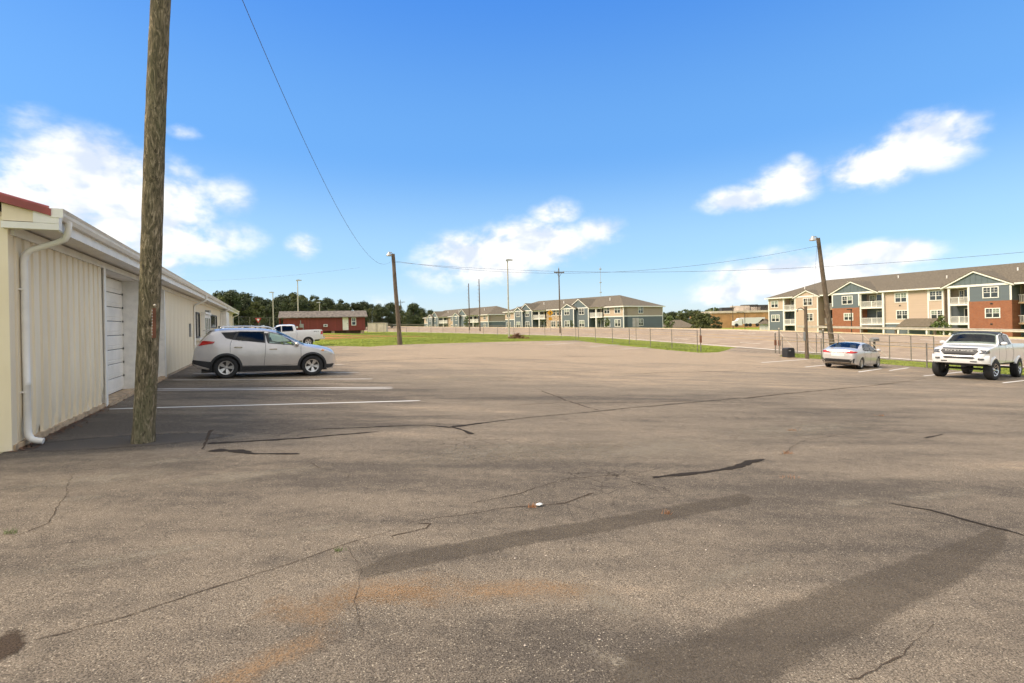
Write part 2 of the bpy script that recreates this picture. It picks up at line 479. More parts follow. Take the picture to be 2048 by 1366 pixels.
def layer_mat(name, c1, c2, soft, amt, scale, top=1.0, rough=0.9, grain=90.0, scale2=40.0, broken=0.0):
    m = bpy.data.materials.new(name); m.use_nodes = True
    t = m.node_tree; T = NT(t); b = t.nodes['Principled BSDF']; o = t.nodes['Material Output']
    pos, uv = pos_of(T)
    g = T.noise(pos, grain, 3, 0.6)
    T.link(T.mix(T.ss(g, 0.3, 0.7), c1, c2), b.inputs['Base Color']); b.inputs['Roughness'].default_value = rough
    b.inputs['Specular IOR Level'].default_value = 0.05
    bp = T.n('ShaderNodeBump'); bp.inputs['Strength'].default_value = 0.5; bp.inputs['Distance'].default_value = 0.006
    T.link(g, bp.inputs['Height']); T.link(bp.outputs[0], b.inputs['Normal'])
    tr = T.n('ShaderNodeBsdfTransparent'); mxx = T.n('ShaderNodeMixShader')
    al = T.math('MULTIPLY', edge_alpha(T, uv, pos, soft, amt, scale, scale2), top)
    if broken: al = T.math('MULTIPLY', al, T.math('ADD', 1 - broken, T.math('MULTIPLY', T.ss(T.noise(pos, 55.0, 3, 0.7), 0.40, 0.56), broken)))
    T.link(al, mxx.inputs[0])
    T.link(tr.outputs[0], mxx.inputs[1]); T.link(b.outputs[0], mxx.inputs[2]); T.link(mxx.outputs[0], o.inputs[0])
    MATS[name] = m
    return m

def asphalt_mat():
    m = bpy.data.materials.new('worn_asphalt'); m.use_nodes = True
    t = m.node_tree; T = NT(t); b = t.nodes['Principled BSDF']
    pos, uv = pos_of(T)
    mp = T.n('ShaderNodeMapping'); T.link(pos, mp.inputs[0])
    mp.inputs['Rotation'].default_value = (0, 0, -R(32)); mp.inputs['Scale'].default_value = (0.28, 1.0, 1.0)
    st = mp.outputs[0]
    # distances in the frame of the warehouse
    sub = T.n('ShaderNodeVectorMath', operation='SUBTRACT'); T.link(pos, sub.inputs[0]); sub.inputs[1].default_value = P0
    dp = T.n('ShaderNodeVectorMath', operation='DOT_PRODUCT'); T.link(sub.outputs[0], dp.inputs[0]); dp.inputs[1].default_value = WN
    ds = T.n('ShaderNodeVectorMath', operation='DOT_PRODUCT'); T.link(sub.outputs[0], ds.inputs[0]); ds.inputs[1].default_value = WD
    p, s = dp.outputs['Value'], ds.outputs['Value']
    n1 = T.noise(st, 0.30, 5, 0.62, 0.5)      # broad wear, drawn out
    n2 = T.noise(st, 1.6, 4, 0.65)
    n3 = T.noise(pos, 7.0, 3, 0.6)
    worn = T.math('ADD', T.math('MULTIPLY', n1, 1.45), T.math('ADD', T.math('MULTIPLY', n2, 0.75), T.math('MULTIPLY_ADD', n3, 0.35, -0.78)))
    # light, sandy middle of the lot towards the gate
    dv = T.n('ShaderNodeVectorMath', operation='DISTANCE'); T.link(pos, dv.inputs[0]); dv.inputs[1].default_value = (4.0, 40.0, -0.8)
    sand = T.ss(T.math('ADD', dv.outputs['Value'], T.math('MULTIPLY', T.math('SUBTRACT', n1, 0.5), 22.0)), 32.0, 8.0)
    # younger, darker coat of sealer along the warehouse
    seal = T.math('MULTIPLY', T.ss(T.math('ADD', p, T.math('MULTIPLY', T.math('SUBTRACT', n2, 0.5), 7.0)), 7.2, 4.6),
                  T.ss(T.math('ADD', s, T.math('MULTIPLY', T.math('SUBTRACT', n3, 0.5), 0.5)), -0.62, -0.45))
    seal = T.math('MULTIPLY', seal, T.ss(s, 30.0, 14.0))
    w = T.math('ADD', worn, T.math('MULTIPLY', sand, 0.50))
    w = T.math('SUBTRACT', w, T.math('MULTIPLY', seal, 0.17))
    base = T.mix(T.ss(w, 0.22, 0.66), (0.145, 0.122, 0.098), (0.315, 0.256, 0.190))
    base = T.mix(T.ss(w, 0.58, 1.0), base, (0.58, 0.44, 0.30))
    # exposed stones: dense where worn, sparse in the sealer
    vo = T.n('ShaderNodeTexVoronoi', feature='F1'); T.link(pos, vo.inputs['Vector']); vo.inputs['Scale'].default_value = 88
    col = T.n('ShaderNodeSeparateColor'); T.link(vo.outputs['Color'], col.inputs[0])
    stone = T.math('MULTIPLY', T.ss(vo.outputs['Distance'], 0.5, 0.25), T.math('GREATER_THAN', T.math('ADD', col.outputs[0], T.math('MULTIPLY', T.math('SUBTRACT', w, 0.5), 0.8)), 0.42))
    base = T.mix(T.math('MULTIPLY', stone, 0.85), base, T.mix(T.math('POWER', col.outputs[1], 2.2), (0.15, 0.13, 0.105), (0.70, 0.60, 0.45)))
    gr = T.noise(pos, 110, 2, 0.7)
    base = T.mix(T.ss(gr, 0.62, 0.35), base, T.mix(0.72, base, (0.02, 0.017, 0.014)))
    # pale scuffs and scratches
    mp2 = T.n('ShaderNodeMapping'); T.link(pos, mp2.inputs[0]); mp2.inputs['Rotation'].default_value = (0, 0, R(28)); mp2.inputs['Scale'].default_value = (0.12, 1, 1)
    sc_ = T.math('MULTIPLY', T.ss(T.noise(mp2.outputs[0], 9.0, 3, 0.7), 0.70, 0.80), T.ss(n3, 0.5, 0.66))
    base = T.mix(T.math('MULTIPLY', sc_, 0.6), base, (0.30, 0.26, 0.20))
    # alligator cracks in tired zones
    vw = T.n('ShaderNodeVectorMath', operation='ADD'); T.link(pos, vw.inputs[0])
    nd = T.n('ShaderNodeTexNoise'); T.link(pos, nd.inputs['Vector']); nd.inputs['Scale'].default_value = 3.0; nd.inputs['Detail'].default_value = 4
    vs = T.n('ShaderNodeVectorMath', operation='SCALE'); T.link(nd.outputs['Color'], vs.inputs[0]); vs.inputs['Scale'].default_value = 0.35
    T.link(vs.outputs[0], vw.inputs[1])
    v2 = T.n('ShaderNodeTexVoronoi', feature='DISTANCE_TO_EDGE'); T.link(vw.outputs[0], v2.inputs['Vector']); v2.inputs['Scale'].default_value = 2.6
    td1 = T.n('ShaderNodeVectorMath', operation='DISTANCE'); T.link(pos, td1.inputs[0]); td1.inputs[1].default_value = G(1215, 965)
    td2 = T.n('ShaderNodeVectorMath', operation='DISTANCE'); T.link(pos, td2.inputs[0]); td2.inputs[1].default_value = G(960, 895)
    tired = T.math('MAXIMUM', T.ss(T.noise(pos, 0.28, 3, 0.5), 0.55, 0.66), T.math('MAXIMUM', T.ss(T.math('ADD', td1.outputs['Value'], T.math('MULTIPLY', n3, 1.2)), 1.7, 0.9), T.ss(T.math('ADD', td2.outputs['Value'], T.math('MULTIPLY', n3, 1.2)), 2.0, 1.0)))
    ck = T.math('MULTIPLY', T.ss(v2.outputs['Distance'], 0.018, 0.005), tired)
    base = T.mix(T.math('MULTIPLY', ck, 0.75), base, (0.022, 0.018, 0.015))
    T.link(base, b.inputs['Base Color'])
    b.inputs['Roughness'].default_value = 0.85; b.inputs['Specular IOR Level'].default_value = 0.05
    bp = T.n('ShaderNodeBump'); bp.inputs['Strength'].default_value = 0.8; bp.inputs['Distance'].default_value = 0.008
    T.link(gr, bp.inputs['Height'])
    T.link(bp.outputs[0], b.inputs['Normal'])
    MATS['worn_asphalt'] = m
asphalt_mat()

def grass_ground_mat():
    m = bpy.data.materials.new('lawn_ground'); m.use_nodes = True
    t = m.node_tree; T = NT(t); b = t.nodes['Principled BSDF']
    pos, uv = pos_of(T)
    a = T.noise(pos, 0.25, 6, 0.65); c = T.noise(pos, 3.0, 6, 0.7); d = T.noise(pos, 30.0, 3, 0.7)
    f = T.math('ADD', T.math('MULTIPLY', a, 0.5), T.math('ADD', T.math('MULTIPLY', c, 0.3), T.math('MULTIPLY', d, 0.2)))
    base = T.mix(T.ss(f, 0.36, 0.62), (0.165, 0.215, 0.025), (0.30, 0.33, 0.05))
    base = T.mix(T.ss(T.math('ADD', T.math('MULTIPLY', a, .5), T.math('MULTIPLY', c, .5)), 0.55, 0.68), base, (0.30, 0.25, 0.10))
    T.link(base, b.inputs['Base Color']); b.inputs['Roughness'].default_value = 0.95; b.inputs['Specular IOR Level'].default_value = 0.1
    bp = T.n('ShaderNodeBump'); bp.inputs['Strength'].default_value = 0.8; bp.inputs['Distance'].default_value = 0.05
    T.link(T.noise(pos, 14.0, 5, 0.7), bp.inputs['Height']); T.link(bp.outputs[0], b.inputs['Normal'])
    MATS['lawn_ground'] = m
grass_ground_mat()
mat('road_asphalt', (0.34, 0.25, 0.165), 0.9, var=0.16, scale=0.7, stretch=(1, 1, 1), bump=0.3, bscale=60, detail=8, c2=(0.40, 0.30, 0.205))
mat('road_white', (0.78, 0.72, 0.62), 0.7, var=0.2, scale=6)
mat('road_yellow', (0.50, 0.30, 0.07), 0.7, var=0.2, scale=6)
mat('kerb_stone', (0.60, 0.47, 0.28), 0.85, var=0.15, scale=2)
layer_mat('line_paint', (0.74, 0.72, 0.68), (0.86, 0.84, 0.80), 0.22, 0.28, 14.0, 0.95, 0.7, grain=60)
layer_mat('tar_seal', (0.022, 0.018, 0.015), (0.05, 0.042, 0.036), 0.4, 0.6, 9.0, 1.0, 0.95, grain=120)
layer_mat('crack_fill', (0.045, 0.034, 0.026), (0.11, 0.08, 0.058), 0.5, 1.1, 9.0, 0.85, 0.95, grain=120)
layer_mat('dark_band', (0.085, 0.072, 0.058), (0.16, 0.132, 0.102), 0.35, 0.40, 4.0, 0.52, 0.9, grain=110, scale2=45, broken=.4)
layer_mat('rust_soil', (0.31, 0.19, 0.10), (0.40, 0.26, 0.15), 1.3, 1.5, 2.6, 0.75, 0.95, grain=110, scale2=60, broken=.75)
layer_mat('pale_wear', (0.25, 0.215, 0.165), (0.36, 0.31, 0.24), 1.0, 1.3, 4.5, 0.7, 0.95, grain=100, scale2=55, broken=.85)
layer_mat('scuff', (0.30, 0.25, 0.19), (0.46, 0.39, 0.29), 0.6, 1.5, 25.0, 0.6, 0.95, grain=90, scale2=80, broken=.5)
layer_mat('new_patch', (0.085, 0.074, 0.064), (0.155, 0.134, 0.112), 0.25, 0.35, 5.0, 0.85, 0.9, grain=130)
layer_mat('red_clay', (0.34, 0.15, 0.055), (0.46, 0.25, 0.11), 0.9, 0.9, 0.35, 0.95, 0.95, grain=4, scale2=3.0)
layer_mat('tan_clay', (0.40, 0.26, 0.14), (0.50, 0.35, 0.20), 0.9, 0.9, 0.4, 0.9, 0.95, grain=4, scale2=3.0)

# ------------------------------------------------------------------ terrain sheet
def geo(a, b, n):
    return [a * (b / a) ** (i / n) for i in range(1, n + 1)]
gx = [-110 - v for v in geo(4, 4200, 34)][::-1] + list(np.arange(-110, 120.1, 1.5)) + [120 + v for v in geo(4, 4200, 34)]
gy = [-20 - v for v in geo(3, 400, 12)][::-1] + list(np.arange(-20, 190.1, 1.5)) + [190 + v for v in geo(4, 6000, 36)]
XX, YY = np.meshgrid(gx, gy)
ZZ = ground(XX.ravel(), YY.ravel())
nx, ny = len(gx), len(gy)
me = bpy.data.meshes.new('ground')
me.from_pydata(np.stack([XX.ravel(), YY.ravel(), ZZ - 0.012], 1).tolist(), [], [(j * nx + i, j * nx + i + 1, (j + 1) * nx + i + 1, (j + 1) * nx + i) for j in range(ny - 1) for i in range(nx - 1)])
me.materials.append(M['lawn_ground']); me.polygons.foreach_set('use_smooth', [True] * len(me.polygons))
tag(link('ground', me), kind='structure')

def clip_cell(poly, x0, x1, y0, y1):
    def cl(pts, ax, val, keep_less):
        out = []
        for i in range(len(pts)):
            a, b_ = pts[i], pts[(i + 1) % len(pts)]
            ia = (a[ax] <= val) if keep_less else (a[ax] >= val); ib = (b_[ax] <= val) if keep_less else (b_[ax] >= val)
            if ia: out.append(a)
            if ia != ib:
                t = (val - a[ax]) / (b_[ax] - a[ax]); out.append((a[0] + t * (b_[0] - a[0]), a[1] + t * (b_[1] - a[1])))
        return out
    for ax, val, kl in ((0, x1, True), (0, x0, False), (1, y1, True), (1, y0, False)):
        if len(poly) < 3: return []
        poly = cl(poly, ax, val, kl)
    return poly

def ground_sheet(name, poly, m, lift, step=1.0):
    xs = [p[0] for p in poly]; ys = [p[1] for p in poly]
    vs, fs = [], []
    for i in range(int(math.floor(min(xs) / step)), int(math.ceil(max(xs) / step))):
        col = clip_cell(poly, i * step, (i + 1) * step, -1e9, 1e9)
        if len(col) < 3: continue
        cy = [p[1] for p in col]
        for j in range(int(math.floor(min(cy) / step)), int(math.ceil(max(cy) / step))):
            c = clip_cell(col, -1e9, 1e9, j * step, (j + 1) * step)
            c = [c[k] for k in range(len(c)) if abs(c[k][0] - c[k - 1][0]) + abs(c[k][1] - c[k - 1][1]) > 1e-6]
            if len(c) < 3: continue
            fs.append(tuple(range(len(vs), len(vs) + len(c)))); vs += c
    A = np.array(vs); z = ground(A[:, 0], A[:, 1]) + lift
    me = bpy.data.meshes.new(name)
    me.from_pydata([(A[k, 0], A[k, 1], z[k]) for k in range(len(A))], [], fs)
    bm = bmesh.new(); bm.from_mesh(me); bmesh.ops.remove_doubles(bm, verts=bm.verts, dist=1e-4)
    bmesh.ops.recalc_face_normals(bm, faces=bm.faces)
    if sum(f.normal.z for f in bm.faces) < 0: bmesh.ops.reverse_faces(bm, faces=bm.faces)
    bm.to_mesh(me); bm.free()
    me.materials.append(M[m]); me.polygons.foreach_set('use_smooth', [True] * len(me.polygons))
    return link(name, me)

def WP(p, s):
    q_ = P0 + WN * p + WD * s
    return (q_.x, q_.y)
def g2(u, v):
    q_ = G(u, v); return (q_.x, q_.y)
jr0, jr1 = edge_at_u(1640), edge_at_u(1465)
e0, e1 = at_q(jr0, 0.4), at_q(jr1, 0.4)
ra, rb = G(1750, 727), G(1960, 745)
dirr = (rb - ra).normalized()
rfar = rb + dirr * 60
LOT = [WP(-0.06, -45), WP(-0.06, 45)] + [g2(*q_) for q_ in ((560, 687), (640, 692), (740, 694), (860, 688), (1000, 684), (1090, 682), (1152, 681), (1200, 687), (1260, 693), (1330, 700), (1400, 706), (1436, 705), (1456, 700), (1462, 697))]
LOT += [(e1.x, e1.y), (e0.x, e0.y)] + [g2(*q_) for q_ in ((1575, 706), (1558, 713), (1600, 716), (1680, 721))] + [(ra.x, ra.y), (rb.x, rb.y), (rfar.x, rfar.y), (rfar.x - 40, -48)]
lot = ground_sheet('parking_lot', LOT, 'worn_asphalt', 0.018)
tag(lot, kind='structure')

# ------------------------------------------------------------------ thin layers on the lot
def strip(name, pts, w, m, parent, lift=0.0, jag=0.0, step=0.25, vary=0.0):
    """ribbon that follows the ground; pts are (x, y), w width in metres (number or list)"""
    P = [Vector((p[0], p[1])) for p in pts]
    ws = w if isinstance(w, (list, tuple)) else [w] * len(P)
    path, wid = [], []
    for i in range(len(P) - 1):
        n = max(1, int((P[i + 1] - P[i]).length / step))
        for k in range(n):
            t = k / n; path.append(P[i].lerp(P[i + 1], t)); wid.append(ws[i] * (1 - t) + ws[i + 1] * t)
    path.append(P[-1]); wid.append(ws[-1])
    vs, uv, fs = [], [], []
    n = len(path); L = 0
    wob = [0.0] * n; amp = jag
    if vary:
        for period in (40, 15, 6, 2):
            kn = [random.uniform(-1, 1) for _ in range(n // period + 3)]
            for i in range(n):
                f = i / period; wob[i] += (kn[int(f)] * (1 - f % 1) + kn[int(f) + 1] * (f % 1)) * period ** .7 * .1 * jag
            kw = [random.uniform(1 - vary, 1 + vary) for _ in range(n // period + 3)]
            for i in range(n):
                f = i / period; wid[i] *= (kw[int(f)] * (1 - f % 1) + kw[int(f) + 1] * (f % 1)) ** .8
        jag = jag * .25
    for i in range(n):
        t = (path[min(i + 1, n - 1)] - path[max(i - 1, 0)]).normalized(); nn = Vector((-t.y, t.x))
        c = path[i] + nn * ((random.uniform(-jag, jag) + wob[i]) if 0 < i < n - 1 else 0)
        if i: L += (path[i] - path[i - 1]).length
        end = 0.0 if 0 < i < n - 1 else 1.0
        for k, e in ((-1, 1.0), (0, 0.0), (1, 1.0)):
            vs.append(c + nn * (wid[i] / 2 * k)); uv.append((L, max(e, end * 0.9)))
        if i: fs += [((i - 1) * 3 + k, (i - 1) * 3 + k + 1, i * 3 + k + 1, i * 3 + k) for k in (0, 1)]
    A = np.array([(v.x, v.y) for v in vs]); z = ground(A[:, 0], A[:, 1]) + 0.018 + 0.004 + lift
    return layer_mesh(name, [(A[k, 0], A[k, 1], z[k]) for k in range(len(A))], fs, uv, m, parent)

def layer_mesh(name, vs, fs, uv, m, parent):
    me = bpy.data.meshes.new(name); me.from_pydata(vs, [], fs)
    ul = me.uv_layers.new(name='UVMap')
    for lp in me.loops: ul.data[lp.index].uv = uv[lp.vertex_index]
    me.materials.append(M[m]); me.update()
    if sum(p.normal.z for p in me.polygons) < 0: me.flip_normals()
    return link(name, me, parent)

def blob(name, c, rx, ry, rot, m, parent, lift=0.0, base=0.018):
    vs, uv, fs = [], [], []
    rings, n = 5, 36
    for r in range(rings + 1):
        for k in range(n):
            a = 2 * math.pi * k / n; X, Y = rx * r / rings * math.cos(a), ry * r / rings * math.sin(a)
            vs.append((c[0] + X * math.cos(rot) - Y * math.sin(rot), c[1] + X * math.sin(rot) + Y * math.cos(rot))); uv.append((k / n, r / rings))
            if r: fs.append(((r - 1) * n + k, (r - 1) * n + (k + 1) % n, r * n + (k + 1) % n, r * n + k))
    A = np.array(vs); z = ground(A[:, 0], A[:, 1]) + base + 0.003 + lift
    return layer_mesh(name, [(A[k, 0], A[k, 1], z[k]) for k in range(len(A))], fs, uv, m, parent)

def pxs(*pts): return [g2(*p) for p in pts]
# white stall lines: left by the warehouse, then right along the gate
for a_, b_, w in (((214, 820), (842, 803), .11), ((308, 782), (786, 779), .10), ((312, 779), (786, 776), .10), ((345, 761), (746, 759), .10), ((385, 748), (718, 746), .10), ((560, 731), (690, 730), .10),
                  ((1522, 726), (1617, 719), .12), ((1609, 735), (1668, 729), .12), ((1716, 745), (1764, 738), .12), ((1778, 742), (1818, 736), .12), ((1846, 753), (1930, 744), .12), ((2004, 767), (2090, 757), .12),
                  ((1180, 694), (1238, 689), .12), ((1240, 699), (1300, 695), .12), ((1090, 690), (1150, 686), .12)):
    strip('painted_line', pxs(a_, b_), w, 'line_paint', lot, 0.002)
# tarred and open cracks
for pts, w, m, j in (
    (((415, 889), (600, 879), (760, 866)), .07, 'tar_seal', .012), (((418, 904), (470, 906), (500, 912), (598, 912)), .085, 'tar_seal', .02),
    (((618, 861), (740, 856), (850, 852), (900, 857), (1000, 843), (1190, 825), (1330, 811), (1480, 798)), [.06, .07, .10, .10, .06, .055, .05, .05], 'tar_seal', .02),
    (((1480, 798), (1640, 783), (1760, 770), (1850, 758)), .07, 'crack_fill', .03), (((900, 855), (925, 863), (943, 871)), .05, 'tar_seal', .01),
    (((1086, 783), (1130, 802), (1195, 822)), .05, 'crack_fill', .04), (((1022, 812), (1120, 807), (1290, 806), (1370, 804), (1390, 807)), .035, 'crack_fill', .03),
    (((1302, 957), (1370, 952), (1440, 945), (1480, 937), (1500, 927), (1532, 922)), [.05, .05, .045, .06, .06, .03], 'tar_seal', .012),
    (((1775, 1009), (1860, 1024), (1950, 1050), (2048, 1076), (2140, 1102)), .045, 'tar_seal', .006), (((1845, 878), (1882, 870)), .06, 'tar_seal', .01),
    (((60, 1290), (250, 1240), (420, 1185), (600, 1125), (690, 1092), (770, 1070), (830, 1048), (950, 1032), (1000, 1022), (1130, 1010), (1190, 990)), .013, 'crack_fill', .02),
    (((930, 1012), (1040, 990), (1130, 962), (1260, 952), (1320, 940)), .013, 'crack_fill', .03), (((680, 1095), (715, 1150), (705, 1210), (725, 1280)), .011, 'crack_fill', .02),
    (((1690, 1366), (1740, 1340), (1790, 1310), (1830, 1268), (1862, 1243)), .014, 'crack_fill', .012), (((1560, 912), (1600, 885), (1700, 868)), .025, 'crack_fill', .03),
    (((412, 902), (428, 862)), .045, 'crack_fill', .004), (((610, 925), (640, 940), (700, 950), (695, 958)), .02, 'crack_fill', .02), (((150, 950), (90, 1050), (20, 1080)), .015, 'crack_fill', .03),
    (((830, 1048), (870, 1050), (860, 1062), (780, 1078)), .015, 'crack_fill', .02), (((700, 724), (1000, 716), (1300, 712)), .10, 'crack_fill', .05), (((1040, 740), (1250, 748), (1500, 742)), .07, 'crack_fill', .05)):
    strip('crack', pxs(*pts), [x_ * 1.4 for x_ in w] if isinstance(w, list) else w * (1.4 if w > .03 else .8), m, lot, 0.0005, max(j, .02) * 1.6, 0.06, .55)
# tyre-dark bands, clay wash, pale worn spots, the fresh patch at the pole and the oil mark
strip('dark_band', pxs((700, 1150), (850, 1118), (1000, 1088), (1200, 1055), (1400, 1018), (1510, 998)), .34, 'dark_band', lot, -.001)
strip('dark_band', pxs((1200, 1400), (1400, 1345), (1560, 1275), (1700, 1215), (1850, 1150), (1960, 1095), (2010, 1062)), [.50, .55, .52, .5, .45, .3, .15], 'dark_band', lot, -.0012)
for u, v, rx, ry, ro in ((640, 1230, .42, .22, .3), (760, 1190, .75, .28, .25), (540, 1330, .5, .18, .9), (1000, 1190, .9, .2, .1)):
    blob('clay_stain', g2(u, v), rx, ry, ro, 'rust_soil', lot, -.0016)
for u, v, rx, ry, ro in ((200, 960, 1.1, .35, .5), (330, 925, .9, .25, .5), (480, 955, 1.2, .3, .5), (150, 1000, .35, .12, .4), (1880, 993, .9, .14, .3), (1700, 1010, .5, .15, .4), (900, 760, 4, 1.2, .4), (1280, 900, 2.5, .8, .3), (1010, 905, 2.2, .7, .3),
                         (1200, 1200, .5, .12, 2.3), (1740, 1180, .4, .06, 2.4), (640, 1060, .6, .1, .4), (1230, 1330, .35, .1, 2.4), (1480, 1150, .7, .12, .5), (1600, 860, 2.6, .6, .4), (250, 1120, 1.0, .12, .45)):
    blob('worn_spot', g2(u, v), rx, ry, ro, 'pale_wear', lot, -.002)
blob('oil_mark', g2(8, 1300), .10, .22, .5, 'crack_fill', lot, .0)
blob('asphalt_patch', g2(250, 885), 1.55, .55, .42, 'new_patch', lot, -.0013)
# pale scuffs scattered over the lot, too many and too small to tell apart
SV, SU, SF = [], [], []
for k in range(330):
    u, v = random.uniform(-100, 2150), 820 + 560 * random.random() ** 1.3; c0 = g2(u, v); a_ =  random.choice((.45, .5, 2.3, 2.35)) + random.gauss(0, .15); ln, wd = .03 + .16 * random.random() ** 2.5, random.uniform(.005, .016)
    o_ = len(SV)
    for f_, e_ in ((-1, 1), (0, 0), (1, 1)):
        for sd_, ee in ((-1, 1), (0, 0), (1, 1)):
            SV.append((c0[0] + math.cos(a_) * ln / 2 * f_ - math.sin(a_) * wd / 2 * sd_, c0[1] + math.sin(a_) * ln / 2 * f_ + math.cos(a_) * wd / 2 * sd_)); SU.append((0, max(e_ * .8, ee * .8)))
    for i_ in (0, 1):
        for j_ in (0, 1): SF.append((o_ + i_ * 3 + j_, o_ + i_ * 3 + j_ + 1, o_ + i_ * 3 + j_ + 4, o_ + i_ * 3 + j_ + 3))
A_ = np.array(SV); z_ = ground(A_[:, 0], A_[:, 1]) + .0205
tag(layer_mesh('scuff_marks', [(A_[k, 0], A_[k, 1], z_[k]) for k in range(len(A_))], SF, SU, 'scuff', lot), kind='stuff')

# ------------------------------------------------------------------ highway
J0, J1 = 70, len(EDGE) - 40
def road_ribbon(name, q0, q1, m, lift, parent=None, j0=J0, j1=J1, nq=1):
    vs, fs = [], []
    qs_ = [q0 + (q1 - q0) * k / nq for k in range(nq + 1)]
    for j in range(j0, j1 + 1):
        x, y, an = EDGE[j]
        for qq in qs_: vs.append((x + math.cos(an) * qq, y + math.sin(an) * qq))
        if j > j0: fs += [((j - j0 - 1) * (nq + 1) + k, (j - j0 - 1) * (nq + 1) + k + 1, (j - j0) * (nq + 1) + k + 1, (j - j0) * (nq + 1) + k) for k in range(nq)]
    A = np.array(vs)
    js = np.repeat(np.arange(j0, j1 + 1), nq + 1); qv = np.tile(qs_, j1 - j0 + 1)
    z = EZ[js] + 0.043 * qv + lift
    me = bpy.data.meshes.new(name); me.from_pydata([(A[k, 0], A[k, 1], z[k]) for k in range(len(A))], [], fs)
    if sum(p.normal.z for p in me.polygons) < 0: me.flip_normals()
    me.materials.append(M[m]); me.update()
    return link(name, me, parent)
road = tag(road_ribbon('road', 0, ROADW, 'road_asphalt', 0.010, nq=8), kind='structure')
for qq, m, w in ((0.45, 'road_white', .26), (8.2, 'road_yellow', .30), (11.7, 'road_yellow', .30), (19.3, 'road_white', .26)):
    road_ribbon('painted_line', qq, qq + w, m, 0.016, road)
for qq in (4.3, 15.6):
    for j in range(J0 + 4, 300, 12):
        road_ribbon('lane_dash', qq, qq + .14, 'road_white', 0.016, road, j, j + 3)
# kerb on the far side
kb = MB(); prof = ((ROADW, 0.0), (ROADW + .02, .14), (ROADW + .22, .14), (ROADW + .24, 0.0))
vs, fs = [], []
for j in range(J0, J1):
    x, y, an = EDGE[j]
    for qq, h in prof: vs.append((x + math.cos(an) * qq, y + math.sin(an) * qq, EZ[j] + 0.043 * qq + h - .01))
    if j > J0: fs += [((j - J0 - 1) * 4 + k, (j - J0 - 1) * 4 + k + 1, (j - J0) * 4 + k + 1, (j - J0) * 4 + k) for k in range(3)]
kb.add(vs, fs); tag(kb.build('kerb', 'kerb_stone'), kind='structure')

# bare clay round the shed
def clay(u, v, rx, ry, rot, m): tag(blob('dirt_patch', g2(u, v), rx, ry, rot, m, None, .006, 0.0), kind='structure')
clay(690, 671, 15, 5.0, R(8), 'red_clay'); clay(645, 676, 9, 4.2, R(5), 'red_clay'); clay(820, 672, 7, 1.1, R(-5), 'red_clay'); clay(740, 661, 8, 1.6, R(5), 'tan_clay')

# grass blades over the lawns
def in_poly(X, Y, poly):
    c = np.zeros(len(X), bool); n = len(poly)
    for i in range(n):
        x1, y1 = poly[i]; x2, y2 = poly[i - 1]
        cond = ((y1 > Y) != (y2 > Y)) & (X < (x2 - x1) * (Y - y1) / (y2 - y1 + 1e-12) + x1)
        c ^= cond
    return c
NB = 150000
bx = rng.uniform(-26, 44, NB * 2); by = rng.uniform(22, 100, NB * 2)
qv, _ = road_q(bx, by)
keep = (~in_poly(bx, by, LOT)) & (qv < -0.25) & (np.hypot(bx, by) > 24)
sd = P0 - Vector((0, 0, 0))
pp = WN.x * (bx - P0.x) + WN.y * (by - P0.y)
keep &= pp > 6
for cu, cv_, crx, cry in ((690, 672, 13, 3.4), (640, 677, 9, 3.2), (820, 672, 7, 1.1), (740, 661, 8, 1.6)):
    cc = G(cu, cv_); keep &= ((bx - cc.x) / crx) ** 2 + ((by - cc.y) / cry) ** 2 > .75
bx, by = bx[keep], by[keep]
far_ = np.hypot(bx, by); k2 = rng.random(len(bx)) < np.clip(48 / far_, 0, 1) ** 1.5
bx, by = bx[k2], by[k2]
bz = ground(bx, by) - .012
n_ = len(bx); h_ = rng.uniform(.03, .085, n_); wv = rng.uniform(.012, .03, n_); an = rng.uniform(0, 6.28, n_); lx, ly = rng.normal(0, .03, n_), rng.normal(0, .03, n_)
V = np.empty((n_ * 3, 3)); V[0::3] = np.stack([bx - np.cos(an) * wv, by - np.sin(an) * wv, bz], 1); V[1::3] = np.stack([bx + np.cos(an) * wv, by + np.sin(an) * wv, bz], 1); V[2::3] = np.stack([bx + lx, by + ly, bz + h_], 1)
me = bpy.data.meshes.new('grass'); me.vertices.add(n_ * 3); me.vertices.foreach_set('co', V.ravel())
me.loops.add(n_ * 3); me.loops.foreach_set('vertex_index', np.arange(n_ * 3)); me.polygons.add(n_); me.polygons.foreach_set('loop_start', np.arange(0, n_ * 3, 3))
me.update(); me.validate(); me.materials.append(M['blade'])
tag(link('grass', me), 'short mown grass on the verges beside the parking lot and the road', 'grass', kind='stuff')
